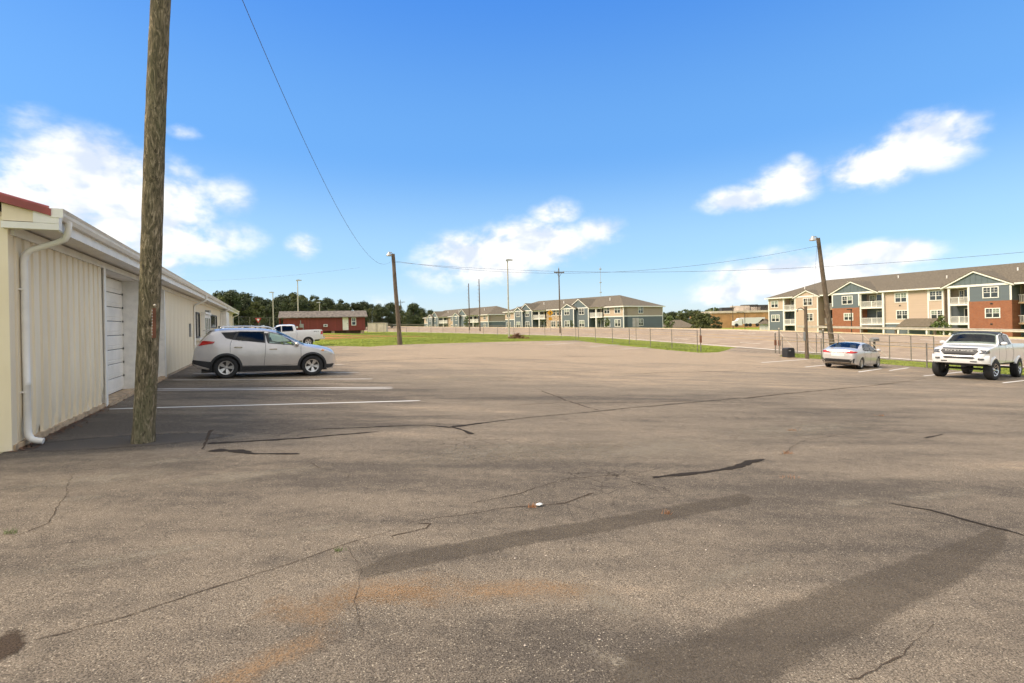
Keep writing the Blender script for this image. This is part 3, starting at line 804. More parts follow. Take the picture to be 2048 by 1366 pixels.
# ------------------------------------------------------------------ warehouse on the left
wh = thing('warehouse', 'long cream corrugated metal warehouse with white gutter and garage doors', 'building', (P0.x, P0.y, 0.05), WA)
EAVE, WALLT = 3.22, 3.20
def rib_panel(wd, h, flip=False, dent=0.0, top=None):
    """corrugated sheet in the (y, z) plane, ribs face +x; wd along y"""
    prof = []; pitch = 0.30; n = int(round(wd / pitch))
    for k in range(n):
        y = k * pitch
        prof += [(0.0, y), (0.0, y + .03), (.038, y + .055), (.038, y + .25), (0.0, y + .275)]
    prof.append((0.0, n * pitch))
    rows = [0, .06, .12, .2, .3, .45, .7, 1.2, 2.0, h] if dent else [0, .5, 1.2, 2.0, h]
    m = MB(); vs = []
    for iz, z in enumerate(rows):
        for (x, y) in prof:
            dx = dz = 0
            if dent and z < .5:
                dx = -random.random() * dent * (1 - z / .5) * (0.4 + math.sin(y * 9) ** 2); dz = random.uniform(-.02, .02) if z == 0 else 0
            zt = z if top is None or iz < len(rows) - 1 else top(y)
            vs.append((x + dx, y, zt + dz))
    c = len(prof)
    m.add(vs, [(i * c + j, i * c + j + 1, (i + 1) * c + j + 1, (i + 1) * c + j) for i in range(len(rows) - 1) for j in range(c - 1)])
    return m
sheet = rib_panel(.9, WALLT - .10).mesh('wall_panel', 'cream_metal', 30)
def lay_panels(s0, s1):
    s = s0
    while s < s1 - .05:
        w = min(.9, s1 - s)
        if w > .89: o = link('wall_panel', sheet, wh)
        else: o = link('wall_panel', rib_panel(max(.3, w), WALLT - .10).mesh('wall_panel', 'cream_metal', 30), wh)
        o.location = (0, s, .10); s += .9
for k in range(5):
    w = .9 if k < 4 else .6
    o = rib_panel(w, WALLT - .05, dent=.05).build('wall_panel', 'cream_metal', wh, 30); o.location = (0, .14 + k * .9, .05)
D1, D2, D3 = 4.40, 8.05, 11.45                       # garage bays
lay_panels(D3 + .12, 19.0); lay_panels(19.12, 49.0)
# solid core behind the sheets, in two stretches so that the door bays stay open
core = MB(); core.box(-14, -.02, .02, D1 - .02, .0, 3.24); core.box(-14, -.02, D3 + .02, 49, .0, 3.24); core.box(-14, -1.0, D1 - .02, D3 + .02, 0, 3.24)
core.build('core_wall', 'cream_metal', wh)
MB().box(-.06, .06, 0.0, 49.0, -.12, .10).build('footing', 'concrete', wh)
# gable end towards the camera
rk = lambda p: 3.30 - .29 * p
for k in range(16):
    m = MB(); a = -.9 * (k + 1); vs = []
    prof = []
    for j in range(3):
        y = j * .3; prof += [(0, y), (0, y + .035), (.028, y + .06), (.028, y + .24), (0, y + .265)]
    prof.append((0, .9))
    for (x, y) in prof: vs.append((a + y, -x, .04 + (random.uniform(0, .03) if k < 2 else 0)))
    for (x, y) in prof: vs.append((a + y, -x, 3.36 - .29 * (a + y) if a + y > -7 else 3.36 + .29 * (14 + a + y)))
    c = len(prof); m.add(vs, [(j, j + 1, c + j + 1, c + j) for j in range(c - 1)])
    m.build('wall_panel', 'cream_metal', wh, 30)
MB().box(-.10, .035, -.036, .13, .03, 3.30).build('corner_trim', 'cream_metal', wh)
# roof: two red metal slopes with ribs and a rake trim
rf = MB()
for (pa, za, pb, zb) in ((.54, 3.36, -7, 5.55), (-7, 5.55, -14.5, 3.36)):
    rf.prism([(pa, -.12, za), (pb, -.12, zb), (pb, -.12, zb + .05), (pa, -.12, za + .05)], (0, 49.3, 0))
ro = rf.build('roof', 'red_metal', wh)
rt = MB(); rt.prism([(.54, -.17, 3.33), (-7, -.17, 5.52), (-7, -.17, 5.62), (.54, -.17, 3.43)], (0, .09, 0)); rt.tube([(.5, -.12, 3.44), (-7, -.12, 5.63)], .035, 8)
rt.build('rake_trim', 'red_metal', ro, 40)
MB().prism([(.0, -.10, 3.24), (.47, -.10, 3.24), (.47, -.10, 3.34), (.30, -.10, 3.40), (0, -.10, 3.48)], (0, .1, 0)).build('eave_infill', 'cream_metal', wh)
er = MB(); er.box(.0, .62, -.135, -.01, 3.135, 3.225); er.prism([(.34, -.14, 3.226), (.62, -.14, 3.226), (.62, -.14, 3.33), (.34, -.14, 3.41)], (0, .13, 0)); er.build('eave_return', 'white_trim', wh)
# soffit boards, frieze and fascia
s = 0.0
sof = MB().box(.035, .50, 0, 3.05, 3.215, 3.235).mesh('soffit_panel', 'white_trim')
while s < 48.9:
    o = link('soffit_panel', sof, wh); o.location = (0, s, random.uniform(-.006, .006)); s += 3.062
MB().box(.03, .075, .05, 49, 3.06, 3.19).build('frieze_board', 'white_trim', wh)
MB().box(.50, .53, 0.0, 49.05, 3.16, 3.40).build('fascia_board', 'white_trim', wh)
gt = MB()
prof = [(.53, 3.44), (.53, 3.31), (.60, 3.31), (.635, 3.36), (.645, 3.40), (.675, 3.44), (.665, 3.445), (.63, 3.41), (.60, 3.33), (.545, 3.33), (.545, 3.44)]
gt.prism([(p, -.14, z) for p, z in prof], (0, 49.3, 0)); gt.box(.53, .67, -.15, -.138, 3.31, 3.44)
gt.build('gutter', 'white_trim', wh)
# downspouts with crimped elbows
def downspout(s, r=.05, foot=True):
    path = [(.60, s, 3.33), (.60, s, 3.22), (.585, s, 3.14), (.55, s, 3.07), (.47, s, 3.02), (.30, s, 2.95), (.16, s, 2.89), (.10, s, 2.82), (.085, s, 2.72), (.085, s, 1.5), (.085, s, .95), (.087, s, .93), (.085, s, .91), (.085, s, .26)]
    if foot: path += [(.095, s, .17), (.13, s, .11), (.19, s, .085), (.26, s, .07)]
    m = MB(); rs = []
    fine = []
    for i in range(len(path) - 1):
        a, b = Vector(path[i]), Vector(path[i + 1]); n = 3 if (b - a).length < .25 else 1
        for k in range(n): fine.append(a.lerp(b, k / n))
    fine.append(Vector(path[-1])); rs = [r * (1 + (.06 if i % 2 else 0)) for i in range(len(fine))]
    m.tube(fine, rs, 12, True, .85)
    d = m.build('downspout', 'white_trim', wh, 50)
    for z in (2.3, .8): MB().box(.02, .10, s - .065, s + .065, z, z + .025).build('strap', 'white_trim', d)
for s in (.32, 19.06, 34.0, 48.6): downspout(s)
# two deep garage bays with white rendered reveals and sectional doors
for i, (a, b) in enumerate(((D1, D2 - .12), (D2 + .12, D3))):
    fr = MB(); fr.box(-.95, .05, a, a + .10, .0, 3.06); fr.box(-.95, .05, b - .10, b, .0, 3.06); fr.box(-.95, .052, a, b, 3.06, 3.2)
    g = fr.build('garage_surround', 'white_render', wh)
    MB().box(.052, .075, a - .05, a + .09, .03, 3.06).build('jamb_trim', 'white_trim', g); MB().box(.052, .075, b - .09, b + .05, .03, 3.06).build('jamb_trim', 'white_trim', g)
    gd = MB().box(-.40, -.38, a + .10, b - .10, .06, 3.06).build('garage_door', 'dark_gap', wh)
    nsec = 8; hh = 2.98 / nsec
    for k in range(nsec):
        z0 = .07 + k * hh
        m = MB()
        m.prism([(-.38, a + .11, z0 + .008), (-.352, a + .11, z0 + .012), (-.345, a + .11, z0 + hh * .25), (-.354, a + .11, z0 + hh * .29), (-.345, a + .11, z0 + hh * .33), (-.345, a + .11, z0 + hh * .92), (-.36, a + .11, z0 + hh - .006), (-.38, a + .11, z0 + hh - .006)], (0, b - a - .22, 0))
        o = m.build('door_section', 'door_white', gd)
    for k in range(1, nsec): MB().box(-.344, -.328, b - .15, b - .11, .05 + k * hh, .10 + k * hh).build('hinge', 'black_plastic', gd)
    MB().box(-.40, .12, a + .02, b - .02, -.06, .06).build('threshold', 'concrete', wh)
MB().box(.0, .08, D2 - .13, D2 + .13, .0, 3.06).build('pier', 'white_render', wh)
MB().box(-.30, .07, D3, D3 + .14, .0, 3.06).build('corner_trim', 'white_trim', wh)
# windows, entrance, pilaster and small fittings further along
def wh_window(s0, s1, z0, z1, panes):
    m = MB(); x0, x1 = .03, .085
    for (a, b, c, d) in ((s0, s1, z0, z0 + .07), (s0, s1, z1 - .07, z1), (s0, s0 + .07, z0 + .07, z1 - .07), (s1 - .07, s1, z0 + .07, z1 - .07)): m.box(x0, x1, a, b, c, d)
    w = m.build('window', 'dark_steel', wh); n = panes; st = (s1 - s0 - .14) / n
    for k in range(n): MB().box(.035, .05, s0 + .07 + k * st + .02, s0 + .07 + (k + 1) * st - .02, z0 + .07, z1 - .07).build('pane', 'pane_dark', w)
    return w
wh_window(19.9, 21.3, 1.25, 2.55, 1)
MB().box(.03, .24, 19.75, 21.4, 1.12, 1.24).build('window_ledge', 'white_trim', wh)
ve = MB(); ve.box(.03, .24, 22.0, 22.12, .1, 2.5); ve.box(.03, .24, 24.9, 25.0, .1, 2.5); ve.box(.03, .28, 21.95, 25.05, 2.5, 2.62)
vo_ = ve.build('entrance_porch', 'white_trim', wh)
for k in range(3):
    MB().box(.18, .22, 22.14 + k * .92, 23.0 + k * .92, .12, 2.48).build('door_leaf', 'door_white', vo_)
    MB().box(.22, .232, 22.30 + k * .92, 22.84 + k * .92, 1.1, 2.3).build('pane', 'pane_blind', vo_)
wh_window(26.2, 31.0, 1.75, 2.60, 3)
MB().box(.03, .42, 34.5, 37.5, .05, 3.0).build('pilaster', 'white_trim', wh)
MB().box(.03, .10, 17.6, 17.75, 1.35, 1.95).build('meter_plate', 'grey_metal', wh)
for s in (24.2, 39.0):
    lf = MB(); lf.box(.03, .10, s - .09, s + .09, 2.66, 2.78); lf.tube([(.1, s - .06, 2.72), (.28, s - .12, 2.68)], [.05, .09], 8); lf.tube([(.1, s + .06, 2.72), (.28, s + .12, 2.68)], [.05, .09], 8)
    lf.build('flood_light', 'lamp_grey', wh, 40)
MB().box(.03, .16, 32.3, 32.6, 1.5, 1.9).build('meter_box', 'grey_metal', wh)
for s, z0, z1 in ((40.6, .1, 2.2), (44.0, 1.3, 2.2)): MB().box(.03, .07, s, s + .95, z0, z1).build('side_door' if z0 < 1 else 'shutter', 'door_white', wh)

# ------------------------------------------------------------------ the big pole in front
def wood_mat():
    m = bpy.data.materials.new('pole_wood'); m.use_nodes = True
    T = NT(m.node_tree); b = m.node_tree.nodes['Principled BSDF']
    tcn = T.n('ShaderNodeTexCoord'); mp = T.n('ShaderNodeMapping'); T.link(tcn.outputs['Object'], mp.inputs[0]); mp.inputs['Scale'].default_value = (1, 1, .22)
    v = mp.outputs[0]
    a = T.noise(v, 13.0, 6, 0.68, 2.6); c = T.noise(v, 34.0, 4, 0.7, 1.2); d = T.noise(v, 4.0, 3, 0.5)
    base = T.mix(T.ss(a, 0.40, 0.60), (0.11, 0.095, 0.058), (0.25, 0.20, 0.125))
    base = T.mix(T.ss(a, 0.56, 0.64), base, (0.40, 0.33, 0.23))
    base = T.mix(T.math('MULTIPLY', T.ss(d, 0.5, 0.64), 0.4), base, (0.14, 0.145, 0.075))
    base = T.mix(T.ss(c, 0.53, 0.64), base, (0.055, 0.046, 0.034))
    T.link(base, b.inputs['Base Color']); b.inputs['Roughness'].default_value = .95; b.inputs['Specular IOR Level'].default_value = .15
    bp = T.n('ShaderNodeBump'); bp.inputs['Strength'].default_value = .9; bp.inputs['Distance'].default_value = .02
    T.link(T.math('ADD', a, T.math('MULTIPLY', c, .5)), bp.inputs['Height']); T.link(bp.outputs[0], b.inputs['Normal'])
    MATS['pole_wood'] = m
wood_mat()
def wood_pole(base, top, r0, r1, parent, m='pole_wood', n=18, seg=30):
    b, t = Vector(base), Vector(top); path, rs = [], []
    for k in range(seg + 1):
        f = k / seg; p = b.lerp(t, f) + Vector((math.sin(f * 7.1 + b.x) * .012, math.cos(f * 5.3 + b.y) * .012, 0)) * (1 if 0 < k < seg else 0)
        path.append(p); rs.append((r0 + (r1 - r0) * f) * (1 + .02 * math.sin(k * 2.4) + (.10 * max(0, 1 - k / 2.0))))
    return MB().tube(path, rs, n).build('shaft', m, parent, 60)
bp_ = G(284, 886); 
up_ = thing('utility_pole', 'tall leaning weathered wooden utility pole beside the first garage door', 'utility pole', bp_)
topw = at(338, -330, 7.35) - Vector(bp_)
shaft = wood_pole((0, 0, -.15), topw, .148, .118, up_, seg=40)
# a narrow lettered strip nailed on its right side
def on_pole(f): return Vector((0, 0, -.15)).lerp(topw, f)
pl_ = at(314, 646, 7.1) - Vector(bp_)
m = MB(); m.box(-.012, .012, -.035, .004, -.21, .21); pt = m.build('pole_sign', 'brown_rust', up_); pt.location = pl_ + Vector((.012, -.05, 0)); pt.rotation_euler = (0, R(3), R(-35))
for k in range(9): MB().box(-.006, .008, -.041, -.0362, -.17 + k * .042, -.15 + k * .042).build('glyph', 'lamp_grey', pt)
MB().sphere((pl_.x + .01, pl_.y - .05, pl_.z + .25), .018).build('nail', 'galv_light', up_)
bd = MB(); bd.lathe([(.012, 0), (.012, .3)], 6); 

# ------------------------------------------------------------------ other poles
def security_lamp(parent, tip, side):
    m = MB(); t = Vector(tip); e = t + Vector(side)
    m.tube([t, t + Vector(side) * .45 + Vector((0, 0, .16)), e + Vector((0, 0, .10))], .03, 8); a = m.build('lamp_arm', 'lamp_grey', parent, 50)
    h = MB(); h.lathe([(0, .16), (.09, .16), (.11, .05), (.20, -.02), (.24, -.16), (.20, -.18), (0, -.2)], 14, Matrix.Translation(e) @ Matrix.Rotation(R(90), 4, 'X'))
    h.build('lamp_head', 'lamp_grey', parent, 50)
p2 = G(800, 690)
lp = thing('lamp_pole', 'leaning wooden pole with security lamp on the lawn near the white pickup', 'lamp pole', p2)
t2 = at(786, 508, p2.y) - p2
wood_pole((0, 0, -.1), t2, .19, .145, lp, 'wood_grey', 12, 12); security_lamp(lp, t2 + Vector((0, 0, -.05)), (-.28, -.15, .05))
p3 = G(1668, 716)
lp3 = thing('lamp_pole', 'strongly leaning wooden lamp pole rising behind the silver sedan', 'lamp pole', p3)
t3 = at(1636, 476, p3.y - .2) - p3
wood_pole((0, 0, -.1), t3, .19, .13, lp3, 'wood_grey', 12, 14); security_lamp(lp3, t3 + Vector((0, 0, -.05)), (-.55, -.25, .0))
p4 = G(1614, 718)
ps = thing('wood_post', 'short grey wooden post with bent bracket lamp by the sliding gate', 'post', p4)
t4 = at(1611, 613, p4.y) - p4
wood_pole((0, 0, -.1), t4, .12, .10, ps, 'wood_grey', 12, 8)
bk_ = MB(); c_ = t4 + Vector((-.1, 0, -.25)); bk_.tube([c_, c_ + Vector((-.25, -.05, .16)), c_ + Vector((-.5, -.1, .08)), c_ + Vector((-.55, -.1, -.12))], .03, 6); bk_.build('bracket', 'dark_steel', ps, 50)
MB().box(t4.x - .14, t4.x - .09, -.1, .1, t4.z * .35, t4.z * .52).build('switch_box', 'grey_metal', ps)

def street_light(u, vb, vt, Y, label, arm=1):
    b = at(u, vb, Y); b.z = gz(b.x, b.y); h = at(u, vt, Y).z - b.z
    o = thing('street_light', label, 'street light', b)
    MB().tube([(0, 0, 0), (0, 0, h * .5), (0, 0, h)], [.13, .11, .08], 10).build('mast', 'galv_light', o, 50)
    MB().box(-.06, .95 * arm if arm > 0 else .06, -.12, .12, h - .02, h + .16) if arm > 0 else None
    m = MB(); m.prism([(-.25 * arm, -.17, h), (.75 * arm, -.17, h + .05), (.75 * arm, -.17, h + .2), (.2 * arm, -.17, h + .30), (-.2 * arm, -.17, h + .22)], (0, .34, 0)); m.build('lamp_head', 'lamp_grey', o)
    MB().box(-.22, .22, -.22, .22, -.1, .12).build('base_plate', 'concrete', o)
street_light(1018, 670, 522, 73, 'tall slim metal street light beside the brush pile')
street_light(597, 655, 562, 98, 'tall metal street light rising behind the red shed', 1)
street_light(547, 652, 586, 112, 'slim metal street light left of the red shed before the wood', -1)
street_light(640, 655, 606, 130, 'small distant street light behind the red shed roof', -1)

def power_pole(u, vb, vt, Y, label, arm=1.2, r=.16, ins=True):
    b = at(u, vb, Y); b.z = gz(b.x, b.y) - .3; h = at(u, vt, Y).z - b.z
    o = thing('power_pole', label, 'power pole', b, R(20))
    MB().tube([(0, 0, 0), (.02, 0, h * .5), (0, 0, h)], [r, r * .85, r * .65], 9).build('shaft', 'wood_grey', o, 50)
    if arm:
        MB().box(-arm, arm, -.22, -.10, h - .9, h - .72).build('crossarm', 'wood_grey', o)
        MB().bar((-arm * .55, -.1, h - .85), (0, -.1, h - 1.7), .04).bar((arm * .55, -.1, h - .85), (0, -.1, h - 1.7), .04).build('brace', 'wood_grey', o)
        for x in (-arm * .9, -arm * .4, arm * .9): MB().tube([(x, -.16, h - .72), (x, -.16, h - .5)], .06, 6).build('insulator', 'lamp_grey', o)
        MB().tube([(0, 0, h - .1), (0, 0, h + .35)], .05, 6).build('insulator', 'lamp_grey', o)
    else:
        for k in range(6): MB().tube([(-.15, 0, h - .8 - k * .9), (-.45, 0, h - .7 - k * .9)], .05, 6).build('insulator', 'lamp_grey', o)
    return o
power_pole(1120, 660, 537, 100, 'tall wooden power pole with crossarm between the road and the apartments', 1.1)
power_pole(939, 658, 567, 128, 'bare wooden power pole, left of the pair before the far apartments', 0)
power_pole(960, 660, 558, 122, 'bare wooden power pole, right of the pair before the far apartments', 0)
power_pole(802, 655, 600, 190, 'distant double crossarm power pole before the tree line', 1.6)
power_pole(1388, 650, 620, 210, 'distant power pole against the trees beside the grey garage roof', 1.4)
power_pole(1466, 648, 611, 190, 'distant dark pole before the tan industrial building', 1.0)
# radio mast far off
b = at(1203, 660, 520); mz = at(1203, 533, 520).z
rm = thing('radio_mast', 'thin radio mast with antenna clusters far behind the apartments', 'mast', (b.x, b.y, -2))
MB().tube([(0, 0, 0), (0, 0, mz + 2)], .22, 6).build('mast', 'lamp_grey', rm)
for f in (.55, .72, .95): MB().tube([(0, 0, (mz + 2) * f), (0, 0, (mz + 2) * f + .8)], 1.3, 8).build('antenna', 'lamp_grey', rm)

# ------------------------------------------------------------------ overhead wires
def wire(label, a, b, sag, r, m='wire_dark', n=60):
    a, b = Vector(a), Vector(b); pts = []
    for k in range(n + 1):
        t = k / n; p = a.lerp(b, t); p.z -= sag * 4 * t * (1 - t); pts.append(p - a)
    o = MB().tube(pts, r, 5).build('overhead_wire', m, None, 60); o.location = a
    return tag(o, label, 'wire')
ta, tb = Vector(bp_) + topw, p2 + t2 + Vector((-.1, -.1, -.55))
wire('sagging cable from the big wooden pole to the lamp pole on the lawn', ta + Vector((.13, 0, -.15)), tb, 2.3, .0065)
tc_ = p3 + t3 + Vector((-.1, 0, -.6))
wire('upper cable spanning from the lawn lamp pole to the leaning lamp pole', tb, tc_, 1.5, .010)
wire('lower cable running past the leaning lamp pole to the right edge', tb + Vector((0, .1, -.1)), at(2250, 484, 27), 1.2, .010)
wire('short drop cable hanging down the leaning lamp pole', tc_, at(1627, 600, p3.y - .3), 0.0, .007, n=14)
wire('faint distant cable before the clouds above the far trees', at(380, 562, 90), at(720, 535, 70), .4, .009)

# leaf litter and crumbled edge along the foot of the wall
lm = MB()
for k in range(900):
    sv = abs(random.gauss(0, 3.2)) if k < 700 else random.uniform(0, 18); pv = abs(random.gauss(.06, .09)); q_ = P0 + WN * (pv + .02) + WD * (sv - .1); z_ = gz(q_.x, q_.y) + .022; s_ = random.uniform(.008, .028); a = random.uniform(0, 6.28)
    u_ = Vector((math.cos(a) * s_, math.sin(a) * s_, random.uniform(-.3, .6) * s_)); v_ = Vector((-math.sin(a) * s_ * .6, math.cos(a) * s_ * .6, random.uniform(-.3, .3) * s_)); c_ = Vector((q_.x, q_.y, z_ + .012))
    lm.add([c_ - u_, c_ + v_, c_ + u_, c_ - v_], [(0, 1, 2, 3)])
tag(lm.build('leaf_litter', 'twig'), 'brown leaf litter along the foot of the warehouse wall', 'litter', kind='stuff')
# ------------------------------------------------------------------ vehicles
TOPF = (.985, .95, .88, .74, .45, 0.0)
class Car:
    """body lofted from a roofline, an underside, a plan and a side profile; x forward, y left, z up"""
    def __init__(s, T, B, plan, prof, rr, wheels, wr, arch, zs=None, bed=None):
        s.T = pchip(*zip(*T)); s.B0 = pchip(*zip(*B)); s.plan = pchip(*zip(*plan)); s.prof = pchip(*zip(*prof)); s.rr = pchip(*zip(*rr))
        s.x0, s.x1 = T[0][0], T[-1][0]; s.wheels, s.wr, s.arch, s.bed = wheels, wr, arch, bed
        s.holes = []; s.tops = []
    def B(s, x):
        z = s.B0(x)
        for wx in s.wheels:
            d = abs(x - wx)
            if d < s.arch: z = max(z, s.wr + math.sqrt(s.arch ** 2 - d * d))
        return z
    def y(s, x, z):
        zt, r = s.T(x), s.rr(x); zc = zt - r
        if z <= zc: return s.plan(x) * s.prof(z)
        return s.plan(x) * s.prof(zc) * max(0.0, (zt - z) / r) ** .25
    def section(s, x):
        zb, zt = s.B(x), s.T(x); r = min(s.rr(x), (zt - zb) * .6); zc = zt - r
        w = s.plan(x) * s.prof(zb)
        pts = [(0, zb), (w * .7, zb), (w * .97, zb + .005)]
        K = 12
        for k in range(K + 1):
            z = zb + .03 + (zc - zb - .03) * k / K; pts.append((s.plan(x) * s.prof(z), z))
        wc = s.plan(x) * s.prof(zc)
        if s.bed and s.bed[0] < x < s.bed[1]:
            fl = s.bed[2]; pts += [(wc - .01, zt), (wc - .07, zt), (wc - .08, zt - .02), (wc - .09, fl), (.3, fl), (0, fl)]
        else:
            pts += [(wc * f, zt - r * f ** 4) for f in TOPF]
        return pts
    def body(s, m, parent):
        xs = list(np.linspace(s.x0, s.x1, 110))
        for wx in s.wheels:
            xs += [wx + s.arch * math.cos(a) for a in np.linspace(0, math.pi, 25)] + [wx - s.arch - .004, wx + s.arch + .004]
        if s.bed: xs += [s.bed[0] - .002, s.bed[0] + .002, s.bed[1] - .002, s.bed[1] + .002]
        xs = sorted(x for x in set(round(float(x), 4) for x in xs) if s.x0 <= x <= s.x1)
        secs = [s.section(x) for x in xs]; n = len(secs[0]); vs = []
        for x, sec in zip(xs, secs):
            for (y, z) in sec: vs.append((x, y, z))
            for (y, z) in sec[1:-1]: vs.append((x, -y, z))
        N = 2 * n - 2
        def ix(i, k, side):
            if side == 0 or k in (0, n - 1): return i * N + k
            return i * N + n + k - 1
        fs = []
        def hit(pts):
            cx = sum(p[0] for p in pts) / 4; cy = sum(abs(p[1]) for p in pts) / 4; cz = sum(p[2] for p in pts) / 4
            for q in s.holes:
                if cy > .35 and inside(cx, cz, q): return True
            for (a, b, f) in s.tops:
                if a < cx < b and cz > s.T(cx) - s.rr(cx) * .6 and cy < f * s.plan(cx) * s.prof(s.T(cx) - s.rr(cx)): return True
            return False
        for i in range(len(xs) - 1):
            for k in range(n - 1):
                for sd in (0, 1):
                    q = (ix(i, k, sd), ix(i + 1, k, sd), ix(i + 1, k + 1, sd), ix(i, k + 1, sd))
                    if hit([vs[j] for j in q]): continue
                    fs.append(q if sd else q[::-1])
        for i in (0, len(xs) - 1):
            fs.append(tuple([ix(i, k, 0) for k in range(n)] + [ix(i, k, 1) for k in range(n - 2, 0, -1)]))
        mb = MB(); mb.v, mb.f = vs, fs
        return mb.build('body', m, parent, 38)
    def quadgrid(s, q, nx=8, nz=5):
        out = []
        for j in range(nz + 1):
            for i in range(nx + 1):
                a, b = i / nx, j / nz
                x = (q[0][0] * (1 - a) + q[1][0] * a) * (1 - b) + (q[3][0] * (1 - a) + q[2][0] * a) * b
                z = (q[0][1] * (1 - a) + q[1][1] * a) * (1 - b) + (q[3][1] * (1 - a) + q[2][1] * a) * b
                out.append((x, z))
        return out
    def side(s, q, side, off=.006, thick=0.0, nx=8, nz=5):
        """patch on the flank; q = four (x, z) corners"""
        g = s.quadgrid(q, nx, nz); m = MB()
        vs = [(x, side * (s.y(x, z) + off), z) for x, z in g]
        fs = [(j * (nx + 1) + i, j * (nx + 1) + i + 1, (j + 1) * (nx + 1) + i + 1, (j + 1) * (nx + 1) + i) for j in range(nz) for i in range(nx)]
        m.add(vs, fs)
        return m
    def ring(s, qi, qo, side, off=.008):
        def per(q):
            o = []
            for e in range(4):
                a, b = q[e], q[(e + 1) % 4]
                for k in range(6): o.append((a[0] + (b[0] - a[0]) * k / 6, a[1] + (b[1] - a[1]) * k / 6))
            return o
        a, b = per(qi), per(qo); n = len(a)
        vs = [(x, side * (s.y(x, z) + off), z) for x, z in a] + [(x, side * (s.y(x, z) + off), z) for x, z in b]
        return MB().add(vs, [(i, (i + 1) % n, n + (i + 1) % n, n + i) for i in range(n)])
    def seam(s, pts, side, w=.009, off=.003):
        m = MB()
        P = []
        for a, b in zip(pts[:-1], pts[1:]):
            for k in range(6): P.append((a[0] + (b[0] - a[0]) * k / 6, a[1] + (b[1] - a[1]) * k / 6))
        P.append(pts[-1])
        m.tube([(x, side * (s.y(x, z) + off - w * .5), z) for x, z in P], w * .62, 5)
        return m
    def endx(s, y, z, front=True):
        """x of the nose or tail skin at (y, z)"""
        y = abs(y); a, b = (s.x1, 0.0) if front else (s.x0, 0.0)
        ok = lambda x: s.B0(x) <= z <= s.T(x) and s.y(x, z) >= y
        if ok(a): return a
        lo, hi = b, a
        for k in range(60):
            t = a + (b - a) * k / 60
            if ok(t): lo = t; break
            hi = t
        for _ in range(24):
            m_ = (lo + hi) / 2
            if ok(m_): lo = m_
            else: hi = m_
        return lo
    def end(s, poly, front=True, off=.012, thick=.05, n=7):
        """solid patch on nose or tail; poly = (y, z) outline, fan-filled from a grid of its spans"""
        sg = 1 if front else -1; m = MB()
        # resample outline
        P = []
        for a, b in zip(poly, poly[1:] + poly[:1]):
            for k in range(n): P.append((a[0] + (b[0] - a[0]) * k / n, a[1] + (b[1] - a[1]) * k / n))
        cy = sum(p[0] for p in P) / len(P); cz = sum(p[1] for p in P) / len(P); N = len(P)
        vs, fs = [], []
        for f in (1.0, .66, .33):
            for (y, z) in P:
                yy, zz = cy + (y - cy) * f, cz + (z - cz) * f; vs.append((s.endx(yy, zz, front) + sg * off, yy, zz))
        vs.append((s.endx(cy, cz, front) + sg * off, cy, cz))
        for r in range(2): fs += [(r * N + i, r * N + (i + 1) % N, (r + 1) * N + (i + 1) % N, (r + 1) * N + i) for i in range(N)]
        fs += [(2 * N + i, 2 * N + (i + 1) % N, 3 * N) for i in range(N)]
        o = len(vs); vs += [(vs[i][0] - sg * thick, vs[i][1], vs[i][2]) for i in range(N)]
        fs += [(i, (i + 1) % N, o + (i + 1) % N, o + i) for i in range(N)]
        return m.add(vs, fs)
    def top(s, xa, xb, f, off=.006, nx=12, ny=10, fa=None):
        m = MB(); vs = []; fa = fa or f
        for i in range(nx + 1):
            x = xa + (xb - xa) * i / nx; ff = fa + (f - fa) * i / nx; wc = s.plan(x) * s.prof(s.T(x) - s.rr(x))
            dz = (s.T(x + .01) - s.T(x - .01)) / .02; nn = Vector((-dz, 0, 1)).normalized()
            for j in range(ny + 1):
                g = -ff + 2 * ff * j / ny; vs.append((x + nn.x * off, wc * g, s.T(x) - s.rr(x) * abs(g) ** 4 + nn.z * off))
        m.add(vs, [(i * (ny + 1) + j, i * (ny + 1) + j + 1, (i + 1) * (ny + 1) + j + 1, (i + 1) * (ny + 1) + j) for i in range(nx) for j in range(ny)])
        return m

def inside(x, z, q):
    c = False
    for i in range(len(q)):
        (x1, z1), (x2, z2) = q[i], q[i - 1]
        if (z1 > z) != (z2 > z) and x < (x2 - x1) * (z - z1) / (z2 - z1) + x1: c = not c
    return c
def grow(q, d):
    cx = sum(p[0] for p in q) / len(q); cz = sum(p[1] for p in q) / len(q)
    out = []
    for x, z in q:
        v = Vector((x - cx, z - cz)); L = v.length; v = v * ((L + d) / L); out.append((cx + v.x, cz + v.y))
    return out

